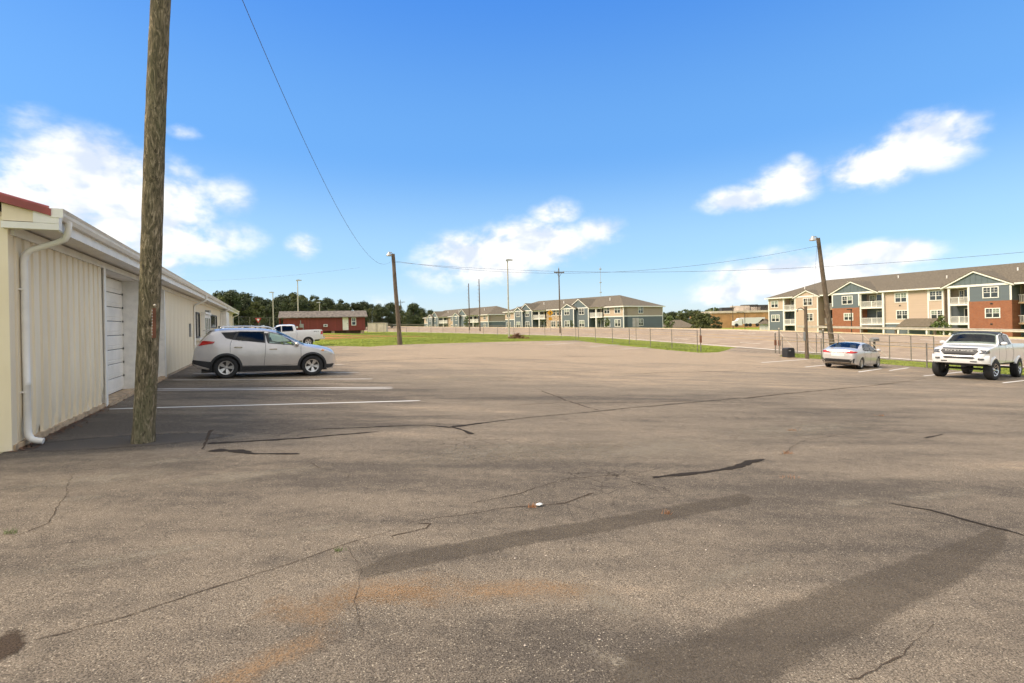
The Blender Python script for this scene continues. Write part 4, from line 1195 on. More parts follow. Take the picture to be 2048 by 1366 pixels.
def tyre_mesh(Rr, w, rim):
    h = w / 2
    prof = [(rim, -h * .82), (rim + .02, -h * .95), (Rr * .86, -h), (Rr * .96, -h * .9), (Rr, -h * .72), (Rr, -h * .35), (Rr - .008, -h * .33), (Rr - .008, -h * .27), (Rr, -h * .25), (Rr, h * .25), (Rr - .008, h * .27), (Rr - .008, h * .33), (Rr, h * .35), (Rr, h * .72), (Rr * .96, h * .9), (Rr * .86, h), (rim + .02, h * .95), (rim, h * .82)]
    return MB().lathe(prof, 36, None, True).mesh('wheel', 'black_rubber', 40)
def rim_mesh(rim, w, kind):
    h = w / 2; m = MB()
    m.lathe([(rim + .004, h * .86), (rim - .02, h * .80), (rim - .03, h * .3), (rim - .03, -h * .5), (rim + .004, -h * .7)], 32)
    hub = h * .62
    m.lathe([(0, hub + .01), (.045, hub + .008), (.06, hub - .01), (.065, hub - .05), (0, hub - .05)], 16)
    if kind == 'five':
        for k in range(5):
            a = 2 * math.pi * k / 5 + .3
            for d in (-.17, .17):
                ca, sa = math.cos(a), math.sin(a)
                r0, r1 = .05, rim - .018; b = a + d
                p = [(r0 * math.cos(a + d * .6), r0 * math.sin(a + d * .6)), (r1 * math.cos(b), r1 * math.sin(b))]
                t = Vector((p[1][0] - p[0][0], p[1][1] - p[0][1])).normalized(); nn = Vector((-t.y, t.x))
                w0, w1 = .02, .028
                q = [Vector(p[0]) + nn * w0, Vector(p[0]) - nn * w0, Vector(p[1]) - nn * w1, Vector(p[1]) + nn * w1]
                m.prism([(q[0].x, hub - .005, q[0].y), (q[1].x, hub - .005, q[1].y), (q[2].x, h * .74, q[2].y), (q[3].x, h * .74, q[3].y)], (0, -.03, 0))
    else:
        ns = {'cover': 9, 'blade': 8}[kind]
        for k in range(ns):
            a = 2 * math.pi * k / ns; b = a + (.22 if kind == 'blade' else .05); r0, r1 = .05, rim - .015
            wd0, wd1 = (.014, .022) if kind == 'blade' else (.016, .034)
            p0 = Vector((r0 * math.cos(a), r0 * math.sin(a))); p1 = Vector((r1 * math.cos(b), r1 * math.sin(b))); t = (p1 - p0).normalized(); nn = Vector((-t.y, t.x))
            q = [p0 + nn * wd0, p0 - nn * wd0, p1 - nn * wd1, p1 + nn * wd1]
            y0, y1 = (hub * .4, h * .80) if kind == 'blade' else (hub, h * .78)
            m.prism([(q[0].x, y0, q[0].y), (q[1].x, y0, q[1].y), (q[2].x, y1, q[2].y), (q[3].x, y1, q[3].y)], (0, -.03, 0))
    return m
def add_wheels(car, parent, track, w, rim, kind, rimmat, steer=0.0):
    ty = tyre_mesh(car.wr, w, rim); rm_ = rim_mesh(rim, w, kind).mesh('rim', rimmat, 30)
    disc = MB().lathe([(0, 0), (rim - .03, 0), (rim - .03, -.03), (0, -.03)], 24).mesh('brake_disc', 'dark_steel')
    for wx in car.wheels:
        for sd in (1, -1):
            o = link('wheel', ty, parent); o.location = (wx, sd * (track - w / 2 * .2), car.wr)
            o.rotation_euler = (0, random.uniform(0, 1.2), (0 if sd > 0 else math.pi) + (steer if wx > 0 else 0))
            link('rim', rm_, o); link('brake_disc', disc, o)
def underbody(car, parent, hw, z0, z1):
    m = MB(); m.box(car.x0 + .25, car.x1 - .3, -hw, hw, z0, z1)
    for wx in car.wheels: m.tube([(wx, -hw - .15, car.wr), (wx, hw + .15, car.wr)], .05, 8); m.box(wx - car.arch * .98, wx + car.arch * .98, -hw - .01, hw + .01, z0, car.wr + car.arch + .05)
    m.build('underbody', 'black_plastic', parent)
def seats(car, parent, xs, zf, hw=.36, back=.62):
    m = MB(); m.box(min(xs) - .75, max(xs) + 1.05, -.72, .72, zf - .12, zf)
    m.build('cabin_floor', 'interior', parent)
    for x in xs:
        for sd in (1, -1):
            m = MB(); m.prism([(x - .25, sd * hw - .24, zf), (x + .28, sd * hw - .24, zf), (x + .28, sd * hw - .24, zf + .16), (x - .10, sd * hw - .24, zf + .14), (x - .28, sd * hw - .24, zf + back), (x - .40, sd * hw - .24, zf + back)], (0, .48, 0))
            m.box(x - .42, x - .32, sd * hw - .13, sd * hw + .13, zf + back + .03, zf + back + .2)
            m.build('seat', 'seat_grey', parent)
    m = MB(); xd = max(xs) + .62; m.prism([(xd, -.66, zf), (xd + .45, -.66, zf), (xd + .45, -.66, zf + .26), (xd + .06, -.66, zf + .30)], (0, 1.32, 0)); m.build('dashboard', 'interior', parent)
    m = MB(); c = Vector((xd - .1, hw, zf + .28)); m.tube([c + Vector((.07 * math.sin(a), .18 * math.cos(a), .18 * math.sin(a))) for a in np.linspace(0, 2 * math.pi, 20)], .015, 6); m.build('steering_wheel', 'black_plastic', parent)
def mirror(car, parent, x, z, m, wd=.2):
    for sd in (1, -1):
        yb = car.y(x, z); mb = MB()
        mb.sphere((x + .02, sd * (yb + .13), z + .05), .075, .12, .085, 12, 8); mb.build('mirror', m, parent, 60)
        MB().box(x - .02, x + .05, min(sd * (yb - .02), sd * (yb + .08)), max(sd * (yb - .02), sd * (yb + .08)), z - .03, z + .03).build('mirror_arm', 'black_plastic', parent)
def windows(car, parent, quads, glass, frame='black_plastic', both=True):
    for q, g in zip(quads, glass):
        for sd in (1, -1):
            w = car.side(q, sd, .004).build('window', g, parent, 40)
            car.ring(grow(q, -.018), grow(q, .03), sd, .007).build('window_frame', frame, w, 40)
def handles(car, parent, pts, m):
    for (x, z) in pts:
        for sd in (1, -1):
            yb = car.y(x, z); a = sd * (yb - .01); b = sd * (yb + .035)
            MB().prism([(x - .11, a, z - .018), (x + .11, a, z - .018), (x + .13, a, z), (x + .10, a, z + .02), (x - .10, a, z + .02), (x - .13, a, z)], (0, b - a, 0)).build('door_handle', m, parent)
def seams(car, parent, lines):
    for l in lines:
        for sd in (1, -1): car.seam(l, sd).build('door_seam', 'black_plastic', parent, 60)
def arch_trim(car, parent, m, w=.055, off=.02, zmin=.25, fl=.0):
    for wx in car.wheels:
        for sd in (1, -1):
            vs = []; n = 28; a0 = math.asin(max(-1, min(.99, (zmin - car.wr) / car.arch)))
            for k in range(n + 1):
                a = a0 + (math.pi - 2 * a0) * k / n
                for r, o in ((car.arch - .012, -.06), (car.arch - .01, off + fl), (car.arch + w * .5, off + fl), (car.arch + w, .0)):
                    x, z = wx + r * math.cos(a), car.wr + r * math.sin(a); zz = max(z, car.B0(x) + .01)
                    vs.append((x, sd * (car.y(x, max(zz, car.wr * .9)) + o), z))
            MB().add(vs, [(k * 4 + j, k * 4 + j + 1, (k + 1) * 4 + j + 1, (k + 1) * 4 + j) for k in range(n) for j in range(3)]).build('wheel_arch', m, parent, 50)
def text_mesh(s, size, name, m, parent, M4, ext=.004):
    c = bpy.data.curves.new(name, 'FONT'); c.body = s; c.size = size; c.extrude = ext; c.align_x = 'CENTER'; c.align_y = 'CENTER'
    t = bpy.data.objects.new(name, c); COL.objects.link(t)
    me = bpy.data.meshes.new_from_object(t); bpy.data.objects.remove(t); me.materials.clear(); me.materials.append(M[m])
    o = link(name, me, parent); o.matrix_local = M4
    return o
def place(o, wheels_px_rear, wheels_px_front, side_y, axles, head=None, sc=1.0):
    """seat a vehicle on the ground from the contact points of its two near wheels"""
    a, b = G(*wheels_px_rear), G(*wheels_px_front)
    d = (b - a) if head is None else head.copy(); d.z = 0; d.normalize(); l = Vector((-d.y, d.x, 0))
    axles = [q_ * sc for q_ in axles]
    mid = a - d * axles[0] - l * side_y
    # tilt with the slope of the lot
    z = lambda p: gz(p.x, p.y) + .02
    fz = z(mid + d * axles[1]); rz = z(mid + d * axles[0]); lz = z(mid + l * .8); rgz = z(mid - l * .8)
    d3 = Vector((d.x, d.y, (fz - rz) / (axles[1] - axles[0]))).normalized(); l3 = Vector((l.x, l.y, (lz - rgz) / 1.6)); n3 = d3.cross(l3).normalized(); l3 = n3.cross(d3)
    c = Vector((mid.x, mid.y, (fz + rz) / 2))
    o.matrix_world = Matrix(((d3.x, l3.x, n3.x, c.x), (d3.y, l3.y, n3.y, c.y), (d3.z, l3.z, n3.z, c.z), (0, 0, 0, 1))) @ Matrix.Scale(sc, 4)
    return (b - a).length

# --- silver SUV in front of the warehouse
suv = thing('suv', 'silver SUV with black wheel arches parked tail-in against the warehouse', 'car')
c = Car(T=[(-2.30, .74), (-2.26, .98), (-2.17, 1.17), (-2.04, 1.34), (-1.90, 1.52), (-1.78, 1.62), (-1.45, 1.665), (-.9, 1.68), (-.3, 1.665), (.12, 1.60), (.45, 1.46), (.85, 1.245), (1.10, 1.13), (1.35, 1.09), (1.70, 1.025), (1.92, .96), (2.03, .905), (2.10, .82), (2.14, .66)],
        B=[(-2.30, .50), (-2.2, .40), (-1.9, .30), (-1.2, .23), (1.2, .22), (1.8, .24), (2.02, .26), (2.14, .40)],
        plan=[(-2.30, .70), (-2.22, .80), (-2.0, .875), (-1.5, .915), (0, .92), (1.3, .915), (1.65, .90), (1.88, .85), (2.04, .75), (2.14, .58)],
        prof=[(0.2, .95), (.45, .985), (.75, 1.0), (1.0, .985), (1.12, .955), (1.35, .87), (1.6, .765), (1.8, .70)],
        rr=[(-2.3, .12), (-1.9, .12), (0, .11), (.5, .10), (1.1, .085), (1.6, .12), (2.2, .10)], wheels=(-1.33, 1.33), wr=.36, arch=.425)
QW = [(-1.33, 1.355), (-1.14, 1.30), (-1.03, 1.535), (-1.47, 1.515)], [(-1.09, 1.285), (-.19, 1.185), (-.21, 1.555), (-.99, 1.545)], [(-.06, 1.17), (.83, 1.09), (.36, 1.435), (-.09, 1.545)]
c.holes = [grow(q, -.015) for q in QW]; c.tops = [(.20, 1.02, .84), (-2.10, -1.86, .80)]
c.body('paint_silver', suv)
windows(c, suv, QW, ('glass_tint', 'glass_tint', 'glass_clear'))
c.top(.16, 1.06, .90, .005).build('windscreen', 'glass_clear', suv, 50); c.top(-2.12, -1.84, .86, .006).build('rear_window', 'glass_tint', suv, 50)
for sd in (1, -1):
    c.side([(.02 - .13, 1.19), (.015 - .07, 1.18), (-.09, 1.56), (-.205, 1.565)], sd, .009).build('pillar_trim', 'black_plastic', suv)
    MB().tube([(-1.55, sd * .60, 1.64), (-1.45, sd * .605, 1.715), (-.8, sd * .61, 1.735), (-.1, sd * .605, 1.72), (.16, sd * .60, 1.62)], .024, 8).build('roof_rail', 'chrome', suv, 60)
    c.side([(-2.22, 1.07), (-1.70, 1.165), (-1.66, 1.225), (-2.10, 1.26)], sd, .014, nx=10).build('tail_light', 'tail_red', suv, 50)
    c.side([(1.60, .88), (2.00, .73), (2.03, .83), (1.64, .955)], sd, .012, nx=10).build('headlight', 'lamp_clear', suv, 50)
    c.side([(1.61, .885), (1.70, .86), (1.74, .925), (1.65, .945)], sd, .016).build('turn_signal', 'lamp_amber', suv, 50)
    c.side([(-.90, .24), (.90, .23), (.88, .38), (-.88, .40)], sd, .014, nx=14).build('sill_trim', 'black_plastic', suv, 50)
    c.side([(-2.28, .50), (-1.80, .34), (-1.76, .56), (-2.29, .63)], sd, .012).build('bumper_trim', 'black_plastic', suv, 50)
    c.side([(1.76, .27), (2.0, .29), (2.08, .42), (1.78, .40)], sd, .010).build('bumper_trim', 'black_plastic', suv, 50)
sp_ = MB(); sp_.prism([(-1.70, -.62, 1.635), (-2.02, -.60, 1.60), (-2.03, -.60, 1.57), (-1.72, -.62, 1.585)], (0, 1.24, 0)); sp_.build('spoiler', 'paint_silver', suv, 30)
c.end([(-.68, .42), (.68, .42), (.72, .60), (-.72, .60)], False, .02).build('bumper_trim', 'black_plastic', suv, 40)
c.end([(-.40, .42), (.40, .42), (.50, .58), (-.50, .58)], True, .015).build('grille', 'black_plastic', suv, 40)
c.end([(-.26, .78), (.26, .78), (.26, .92), (-.26, .92)], False, .015).build('number_plate', 'plate_white', suv)
arch_trim(c, suv, 'black_plastic', .06, .018)
seams(c, suv, [[(-1.17, 1.27), (-1.22, 1.15), (-1.21, .86)], [(-.16, 1.17), (-.17, .8), (-.20, .40)], [(.95, 1.06), (.96, .7), (.88, .44)], [(-.90, .42), (0, .40), (.88, .43)]])
handles(c, suv, [(-.98, 1.03), (.08, .96)], 'chrome')
mirror(c, suv, .80, 1.08, 'paint_silver'); underbody(c, suv, .66, .19, .62); seats(c, suv, (-.75, .28), .72)
add_wheels(c, suv, .80, .225, .225, 'five', 'rim_silver')
place(suv, (452, 758), (634, 758), -.90, c.wheels, WN, 1.05)

# --- silver sedan, seen from behind on the right
sed = thing('sedan', 'light silver sedan parked nose-in at the gate beside the white lifted pickup', 'car')
c = Car(T=[(-2.27, .82), (-2.24, .98), (-2.15, 1.06), (-1.85, 1.10), (-1.62, 1.14), (-1.2, 1.30), (-.75, 1.41), (-.2, 1.44), (.2, 1.42), (.6, 1.28), (1.0, 1.07), (1.22, .97), (1.6, .90), (2.0, .80), (2.2, .68), (2.30, .52)],
        B=[(-2.27, .48), (-2.2, .32), (-1.9, .22), (-1, .18), (1.2, .18), (2.0, .20), (2.30, .36)],
        plan=[(-2.27, .66), (-2.2, .76), (-2.0, .84), (-1.5, .88), (0, .89), (1.4, .87), (1.9, .78), (2.15, .62), (2.30, .40)],
        prof=[(.15, .94), (.4, .985), (.65, 1.0), (.85, .985), (.98, .95), (1.2, .84), (1.4, .70)],
        rr=[(-2.27, .10), (-1.7, .08), (-.7, .11), (.2, .10), (1.1, .07), (1.8, .10), (2.3, .08)], wheels=(-1.35, 1.35), wr=.315, arch=.365)
QW = [(-1.15, 1.03), (-.80, .995), (-.74, 1.30), (-.88, 1.27)], [(-.76, .995), (-.05, .965), (-.05, 1.345), (-.70, 1.315)], [(.03, .96), (.86, .935), (.42, 1.27), (.03, 1.345)]
c.holes = [grow(q, -.012) for q in QW]; c.tops = [(-1.60, -.82, .84), (.28, 1.12, .84)]
c.body('paint_silver_light', sed)
windows(c, sed, QW, ('glass_mid',) * 3)
c.top(-1.62, -.80, .88, .005).build('rear_window', 'glass_mid', sed, 50); c.top(.24, 1.16, .9, .005).build('windscreen', 'glass_mid', sed, 50)
for sd in (1, -1):
    a = sd
    c.end([(sd * .36, .855), (sd * .74, .86), (sd * .755, .955), (sd * .60, .975), (sd * .36, .905)], False, .016, .06).build('tail_light', 'tail_red', sed, 40)
    c.side([(-2.20, .86), (-1.96, .90), (-1.98, .955), (-2.20, .96)], sd, .013).build('tail_light', 'tail_red', sed, 40)
    c.side([(1.75, .74), (2.18, .62), (2.16, .69), (1.78, .82)], sd, .01).build('headlight', 'lamp_clear', sed, 40)
    c.end([(sd * .70, .34), (sd * .75, .34), (sd * .78, .58), (sd * .71, .56)], False, .014, .04).build('vent', 'black_plastic', sed)
c.end([(-.38, .90), (.38, .90), (.38, .925), (-.38, .925)], False, .018).build('trim_strip', 'tail_red', sed)
c.end([(-.60, .30), (.60, .30), (.70, .50), (.62, .53), (-.62, .53), (-.70, .50)], False, .014).build('rear_valance', 'black_plastic', sed, 40)
c.end([(-.58, .335), (.58, .335), (.60, .36), (-.60, .36)], False, .022).build('valance_strip', 'chrome', sed)
c.end([(-.32, .68), (.32, .68), (.30, .82), (-.30, .82)], False, .012).build('number_plate', 'plate_white', sed)
arch_trim(c, sed, 'paint_silver_light', .03, .006, .2)
seams(c, sed, [[(-.02, .96), (-.03, .6), (-.06, .27)], [(-.95, .98), (-1.0, .80), (-.93, .60)], [(.98, .90), (1.0, .6), (.92, .28)], [(-.9, .27), (.9, .26)]])
handles(c, sed, [(-.72, .86), (.14, .84)], 'paint_silver_light'); mirror(c, sed, .82, .95, 'paint_silver_light')
underbody(c, sed, .58, .19, .5); seats(c, sed, (-.75, .25), .52, back=.58)
add_wheels(c, sed, .78, .205, .205, 'cover', 'rim_silver')
place(sed, (1722, 739), (1768, 734), -.82, c.wheels)

# --- pickups
def pickup(o, paint, lift, wr, tw, rimr, kind, rimmat, flare, cabglass, roofmat):
    k = lift
    c = Car(T=[(-2.95, 1.30 + k), (-2.9, 1.38 + k), (-2.6, 1.40 + k), (-1.0, 1.40 + k), (-.86, 1.40 + k), (-.845, 1.46 + k), (-.80, 1.76 + k), (-.70, 1.90 + k), (-.3, 1.945 + k), (.35, 1.945 + k), (.68, 1.87 + k), (1.0, 1.64 + k), (1.30, 1.40 + k), (1.42, 1.34 + k), (2.0, 1.29 + k), (2.5, 1.23 + k), (2.72, 1.12 + k), (2.80, .95 + k)],
            B=[(-2.95, .62 + k), (-2.8, .56 + k), (-1.4, .50 + k), (2.2, .48 + k), (2.6, .48 + k), (2.80, .58 + k)],
            plan=[(-2.95, .97), (-2.9, 1.0), (-1, 1.0), (.5, 1.005), (1.6, 1.0), (2.2, .985), (2.55, .95), (2.74, .88), (2.80, .80)],
            prof=[(.4 + k, .95), (.65 + k, .985), (.95 + k, 1.0), (1.2 + k, .985), (1.36 + k, .955), (1.6 + k, .87), (1.9 + k, .76)],
            rr=[(-2.95, .04), (-.9, .03), (-.8, .10), (.5, .11), (1.0, .09), (1.35, .05), (2.3, .10), (2.8, .10)], wheels=(-1.75, 1.92), wr=wr, arch=.50 if lift else .45, bed=(-2.88, -.93, .85 + k))
    Q = [(-.60, 1.37 + k), (.24, 1.36 + k), (.24, 1.80 + k), (-.52, 1.78 + k)], [(.36, 1.355 + k), (1.10, 1.36 + k), (.72, 1.72 + k), (.36, 1.80 + k)]
    c.holes = [grow(q, -.02) for q in Q]; c.tops = [(.78, 1.24, .84)]
    c.body(paint, o)
    windows(c, o, Q, cabglass[:2], 'black_plastic'); c.top(.68, 1.34, .93, .006).build('windscreen', cabglass[2], o, 50)
    if roofmat: c.top(-.72, .70, .985, .006, 16, 12).build('roof_panel', roofmat, o, 50)
    MB().box(-.868, -.858, -.62, .62, 1.47 + k, 1.76 + k).build('rear_window', 'pane_dark', o)
    seams(c, o, [[(.30, 1.36 + k), (.29, .9 + k), (.28, .53 + k)], [(-.82, 1.36 + k), (-.82, .9 + k), (-.78, .54 + k)], [(1.30, 1.34 + k), (1.28, .9 + k), (1.22, .54 + k)], [(-.92, 1.38 + k), (-.92, .56 + k)]])
    handles(c, o, [(.02, 1.18 + k), (-.62, 1.18 + k)], paint); mirror(c, o, 1.02, 1.34 + k, paint)
    underbody(c, o, .55, .42 + k * .8, .92 + k); seats(c, o, (-.25, .55), 1.0 + k, .4)
    arch_trim(c, o, paint if flare else paint, .09 if flare else .05, .03 if flare else .012, (.35 + k) if not flare else wr + .20, flare * .35)
    for sd in (1, -1):
        c.end([(sd * .82, .98 + k), (sd * .97, .98 + k), (sd * .97, 1.28 + k), (sd * .82, 1.28 + k)], False, .014, .05).build('tail_light', 'tail_red', o)
        c.side([(-2.93, .98 + k), (-2.74, .98 + k), (-2.78, 1.28 + k), (-2.93, 1.28 + k)], sd, .012).build('tail_light', 'tail_red', o, 40)
    m = MB(); m.box(-3.10, -2.94, -.95, .95, .56 + k, .78 + k); m.build('rear_bumper', 'black_plastic' if lift else 'chrome', o)
    add_wheels(c, o, .88 if not lift else .93, tw, rimr, kind, rimmat, R(-9) if lift else 0)
    return c
pk = thing('pickup_truck', 'white lifted pickup with black roof and lettered grille facing the lot', 'pickup')
k = .22
c = pickup(pk, 'paint_white', k, .455, .30, .27, 'blade', 'chrome', .075, ('glass_tint', 'glass_tint', 'glass_mid'), 'black_plastic')
c.end([(-.50, .86 + k), (.50, .86 + k), (.66, 1.03 + k), (.60, 1.10 + k), (-.60, 1.10 + k), (-.66, 1.03 + k)], True, .02, .06).build('grille', 'black_plastic', pk, 40)
c.end([(-.60, .865 + k), (-.535, .865 + k), (-.70, 1.045 + k), (-.625, 1.125 + k), (-.69, 1.13 + k), (-.77, 1.04 + k)], True, .034, .05)
c.end([(-.62, 1.125 + k), (.62, 1.125 + k), (.60, 1.175 + k), (-.60, 1.175 + k)], True, .018, .04).build('hood_scoop', 'black_plastic', pk, 40)
tx = c.endx(0, 1.055 + k) + .024
text_mesh('ROCKY RIDGE', .135, 'grille_lettering', 'paper_white', pk, Matrix.Translation((tx, 0, 1.05 + k)) @ Matrix.Rotation(R(90), 4, 'Z') @ Matrix.Rotation(R(90), 4, 'X') @ Matrix.Diagonal((1.12, .62, 1, 1)))
for sd in (1, -1):
    c.end([(sd * .66, .94 + k), (sd * .87, .94 + k), (sd * .90, 1.09 + k), (sd * .72, 1.10 + k)], True, .02, .05).build('headlight', 'lamp_dark', pk, 40)
    c.side([(2.50, .95 + k), (2.755, .94 + k), (2.745, 1.08 + k), (2.46, 1.09 + k)], sd, .012).build('headlight', 'lamp_dark', pk, 40)
    c.end([(sd * .66, .66 + k), (sd * .84, .67 + k), (sd * .85, .73 + k), (sd * .66, .74 + k)], True, .05, .05).build('fog_light', 'lamp_dark', pk, 40)
    c.end([(sd * .40, .53 + k), (sd * .60, .54 + k), (sd * .62, .60 + k), (sd * .40, .60 + k)], True, .06, .04).build('tow_hook_recess', 'black_plastic', pk, 40)
bm_ = MB(); prof = [(2.72, .47 + k), (2.83, .50 + k), (2.855, .62 + k), (2.845, .80 + k), (2.80, .86 + k), (2.70, .86 + k)]
vs, fs = [], []
ysb = [-1.0, -.9, -.7, -.35, 0, .35, .7, .9, 1.0]; bow = [-.20, -.09, -.03, -.005, 0, -.005, -.03, -.09, -.20]
for yv, bw in zip(ysb, bow):
    for (px_, pz_) in prof: vs.append((px_ + bw, yv, pz_))
n = len(prof)
for i in range(len(ysb) - 1): fs += [(i * n + j, i * n + (j + 1) % n, (i + 1) * n + (j + 1) % n, (i + 1) * n + j) for j in range(n)]
fs += [tuple(range(n)), tuple(range((len(ysb) - 1) * n, len(ysb) * n))]
bm_.add(vs, fs); bm_.build('front_bumper', 'paint_white', pk, 40)
MB().prism([(2.862, -.48, .70 + k), (2.862, .48, .70 + k), (2.855, .55, .75 + k), (2.852, .48, .79 + k), (2.852, -.48, .79 + k), (2.855, -.55, .75 + k)], (-.03, 0, 0)).build('bumper_slot', 'black_plastic', pk)
place(pk, (2036, 755), (1964, 764), .97, c.wheels)

pw = thing('pickup_truck', 'white pickup standing tail-out behind the silver SUV near the shed', 'pickup')
c = pickup(pw, 'paint_white', 0.0, .39, .26, .24, 'five', 'rim_silver', 0, ('glass_tint', 'glass_tint', 'glass_tint'), None)
yb = c.y(-2.45, 1.24) + .006
text_mesh('4X4', .17, 'side_decal', 'black_plastic', pw, Matrix.Translation((-2.42, yb, 1.25)) @ Matrix.Rotation(R(180), 4, 'Z') @ Matrix.Rotation(R(90), 4, 'X') @ Matrix.Diagonal((1.5, .8, 1, 1)), .002)
place(pw, (617, 693), (532, 692), .92, c.wheels, -WN)
# ------------------------------------------------------------------ buildings beyond
class Facade:
    """local frame of a building: x along the front (to the right as seen), y back, z up"""
    def __init__(s, A, e):
        s.A = Vector((A[0], A[1], 0)); s.e = Vector((e[0], e[1], 0)).normalized(); s.b = Vector((-s.e.y, s.e.x, 0))
        s.rz = math.atan2(s.e.y, s.e.x)
    def loc(s, u, v, y=0.0):
        r = Vector(ray(u, v)); o = s.A + s.b * y
        k = (o.dot(s.b)) / (r.x * s.b.x + r.y * s.b.y)
        p = r * k; d = Vector((p.x, p.y, 0)) - o
        return d.dot(s.e), EYE + p.z
    def t(s, u, y=0.0): return s.loc(u, 620, y)[0]

def hip_roof(mb, t0, t1, y0, y1, ze, zr, hl, hr):
    ym = (y0 + y1) / 2
    P = [(t0, y0, ze), (t1, y0, ze), (t1, y1, ze), (t0, y1, ze), (t0 + hl, ym, zr), (t1 - hr, ym, zr)]
    mb.add(P, [(0, 1, 5, 4), (2, 3, 4, 5), (3, 0, 4), (1, 2, 5), (0, 3, 2, 1)])

PANE = {}
def window(parent, t0, t1, z0, z1, y, cols=2, panes=True, blind=0.5, fw=.12):
    """white-framed double window with sash bars; each glass pane a piece of its own"""
    m = MB(); ya, yb = y - .07, y + .01
    m.box(t0 - fw, t1 + fw, ya, yb, z1, z1 + fw); m.box(t0 - fw, t1 + fw, ya, yb, z0 - fw, z0); m.box(t0 - fw, t0, ya, yb, z0, z1); m.box(t1, t1 + fw, ya, yb, z0, z1)
    zm = (z0 + z1) / 2; cw = (t1 - t0) / cols
    for k in range(1, cols): m.box(t0 + k * cw - .055, t0 + k * cw + .055, ya + .012, yb, z0, z1)
    m.box(t0, t1, ya + .022, yb, zm - .03, zm + .03)
    for k in range(cols):
        x = t0 + (k + .5) * cw; m.box(x - .018, x + .018, ya + .03, yb, zm + .03, z1)
        m.box(t0 + k * cw + .06, t0 + (k + 1) * cw - .06, ya + .035, yb, (zm + z1) / 2 - .012, (zm + z1) / 2 + .012)
    w = m.build('window', 'white_trim', parent)
    if panes:
        for k in range(cols):
            for (a, b) in ((z0, zm), (zm, z1)):
                mt = 'pane_blind' if (b == z1 and random.random() < blind) else 'pane_dark'
                key = (round(cw, 2), round(b - a, 2), mt)
                if key not in PANE: PANE[key] = MB().box(0, cw, 0, .02, 0, b - a).mesh('pane', mt)
                o = link('pane', PANE[key], w); o.location = (t0 + k * cw, y - .022, a)
    else:
        MB().box(t0, t1, y - .022, y, z0, z1).build('pane', 'pane_dark', w)
    return w

def gable(parent, t0, t1, ze, tp, zp, y, back, wallm, batten=True, ov=.35, zr0=None):
    """gable over a bay: infill, battens, white rakes and a small roof running back"""
    g = MB().prism([(t0, y, ze), (t1, y, ze), (tp, y, zp - .12)], (0, .25, 0)).build('gable', wallm, parent)
    if batten:
        n = max(3, int((t1 - t0) / .62))
        for k in range(1, n):
            x = t0 + (t1 - t0) * k / n; h = (zp - .12 - ze) * ((x - t0) / (tp - t0) if x < tp else (t1 - x) / (t1 - tp))
            if h > .25: MB().box(x - .035, x + .035, y - .035, y - .001, ze, ze + h - .1).build('batten', wallm, g)
    m = MB(); dn = .22
    sl1 = (zp - ze) / (tp - t0); sl2 = (zp - ze) / (t1 - tp)
    m.prism([(t0 - ov, y - .22, ze - ov * sl1), (tp, y - .22, zp), (tp, y - .22, zp - dn), (t0 - ov, y - .22, ze - ov * sl1 - dn)], (0, .2, 0))
    m.prism([(t1 + ov, y - .22, ze - ov * sl2), (tp, y - .22, zp), (tp, y - .22, zp - dn), (t1 + ov, y - .22, ze - ov * sl2 - dn)], (0, .2, 0))
    m.box(t0, t1, y - .05, y - .002, ze - .16, ze + .06); m.build('rake_board', 'white_trim', g)
    r = MB(); th = .12
    r.add([(t0 - ov, y - .26, ze - ov * sl1 + .02), (tp, y - .26, zp + .02), (tp, y + back, zp + .02), (t0 - ov, y + back, ze - ov * sl1 + .02), (t0 - ov, y - .26, ze - ov * sl1 + th), (tp, y - .26, zp + th), (tp, y + back, zp + th), (t0 - ov, y + back, ze - ov * sl1 + th)], [(0, 1, 2, 3), (4, 5, 6, 7), (0, 1, 5, 4), (0, 3, 7, 4)])
    r.add([(t1 + ov, y - .26, ze - ov * sl2 + .02), (tp, y - .26, zp + .02), (tp, y + back, zp + .02), (t1 + ov, y + back, ze - ov * sl2 + .02), (t1 + ov, y - .26, ze - ov * sl2 + th), (tp, y - .26, zp + th), (tp, y + back, zp + th), (t1 + ov, y + back, ze - ov * sl2 + th)], [(0, 1, 2, 3), (4, 5, 6, 7), (0, 1, 5, 4), (0, 3, 7, 4)])
    r.build('gable_roof', 'shingle', g)
    return g

def balcony(parent, t0, t1, zf, y, depth, zt, post=None, fine=True):
    b = MB().box(t0, t1, y - .06, y + depth, zf - .28, zf).build('balcony', 'white_trim', parent)
    m = MB(); h = 1.02
    m.box(t0 + .02, t1 - .02, y - .02, y + .06, zf + h - .07, zf + h); m.box(t0 + .02, t1 - .02, y, y + .05, zf + .08, zf + .14)
    n = int((t1 - t0) / .14)
    if fine:
        for k in range(1, n):
            x = t0 + (t1 - t0) * k / n; m.box(x - .022, x + .022, y + .002, y + .045, zf + .14, zf + h - .07)
    else:
        for k in range(1, n, 2):
            x = t0 + (t1 - t0) * k / n; m.box(x - .06, x + .06, y + .002, y + .045, zf + .14, zf + h - .07)
    for x in (t0 + .05, (t0 + t1) / 2, t1 - .05): m.box(x - .05, x + .05, y - .03, y + .07, zf, zf + h + .03)
    tag(m.build('railing', 'white_trim', b), kind='stuff')
    return b
def glazed_door(parent, t0, t1, z0, z1, y):
    m = MB(); m.box(t0 - .1, t1 + .1, y - .06, y, z1, z1 + .12); m.box(t0 - .1, t0, y - .06, y, z0, z1); m.box(t1, t1 + .1, y - .06, y, z0, z1); m.box((t0 + t1) / 2 - .05, (t0 + t1) / 2 + .05, y - .05, y, z0, z1)
    d = m.build('door', 'white_trim', parent); MB().box(t0, t1, y - .03, y - .005, z0, z1).build('pane', 'pane_dark', d)
    return d
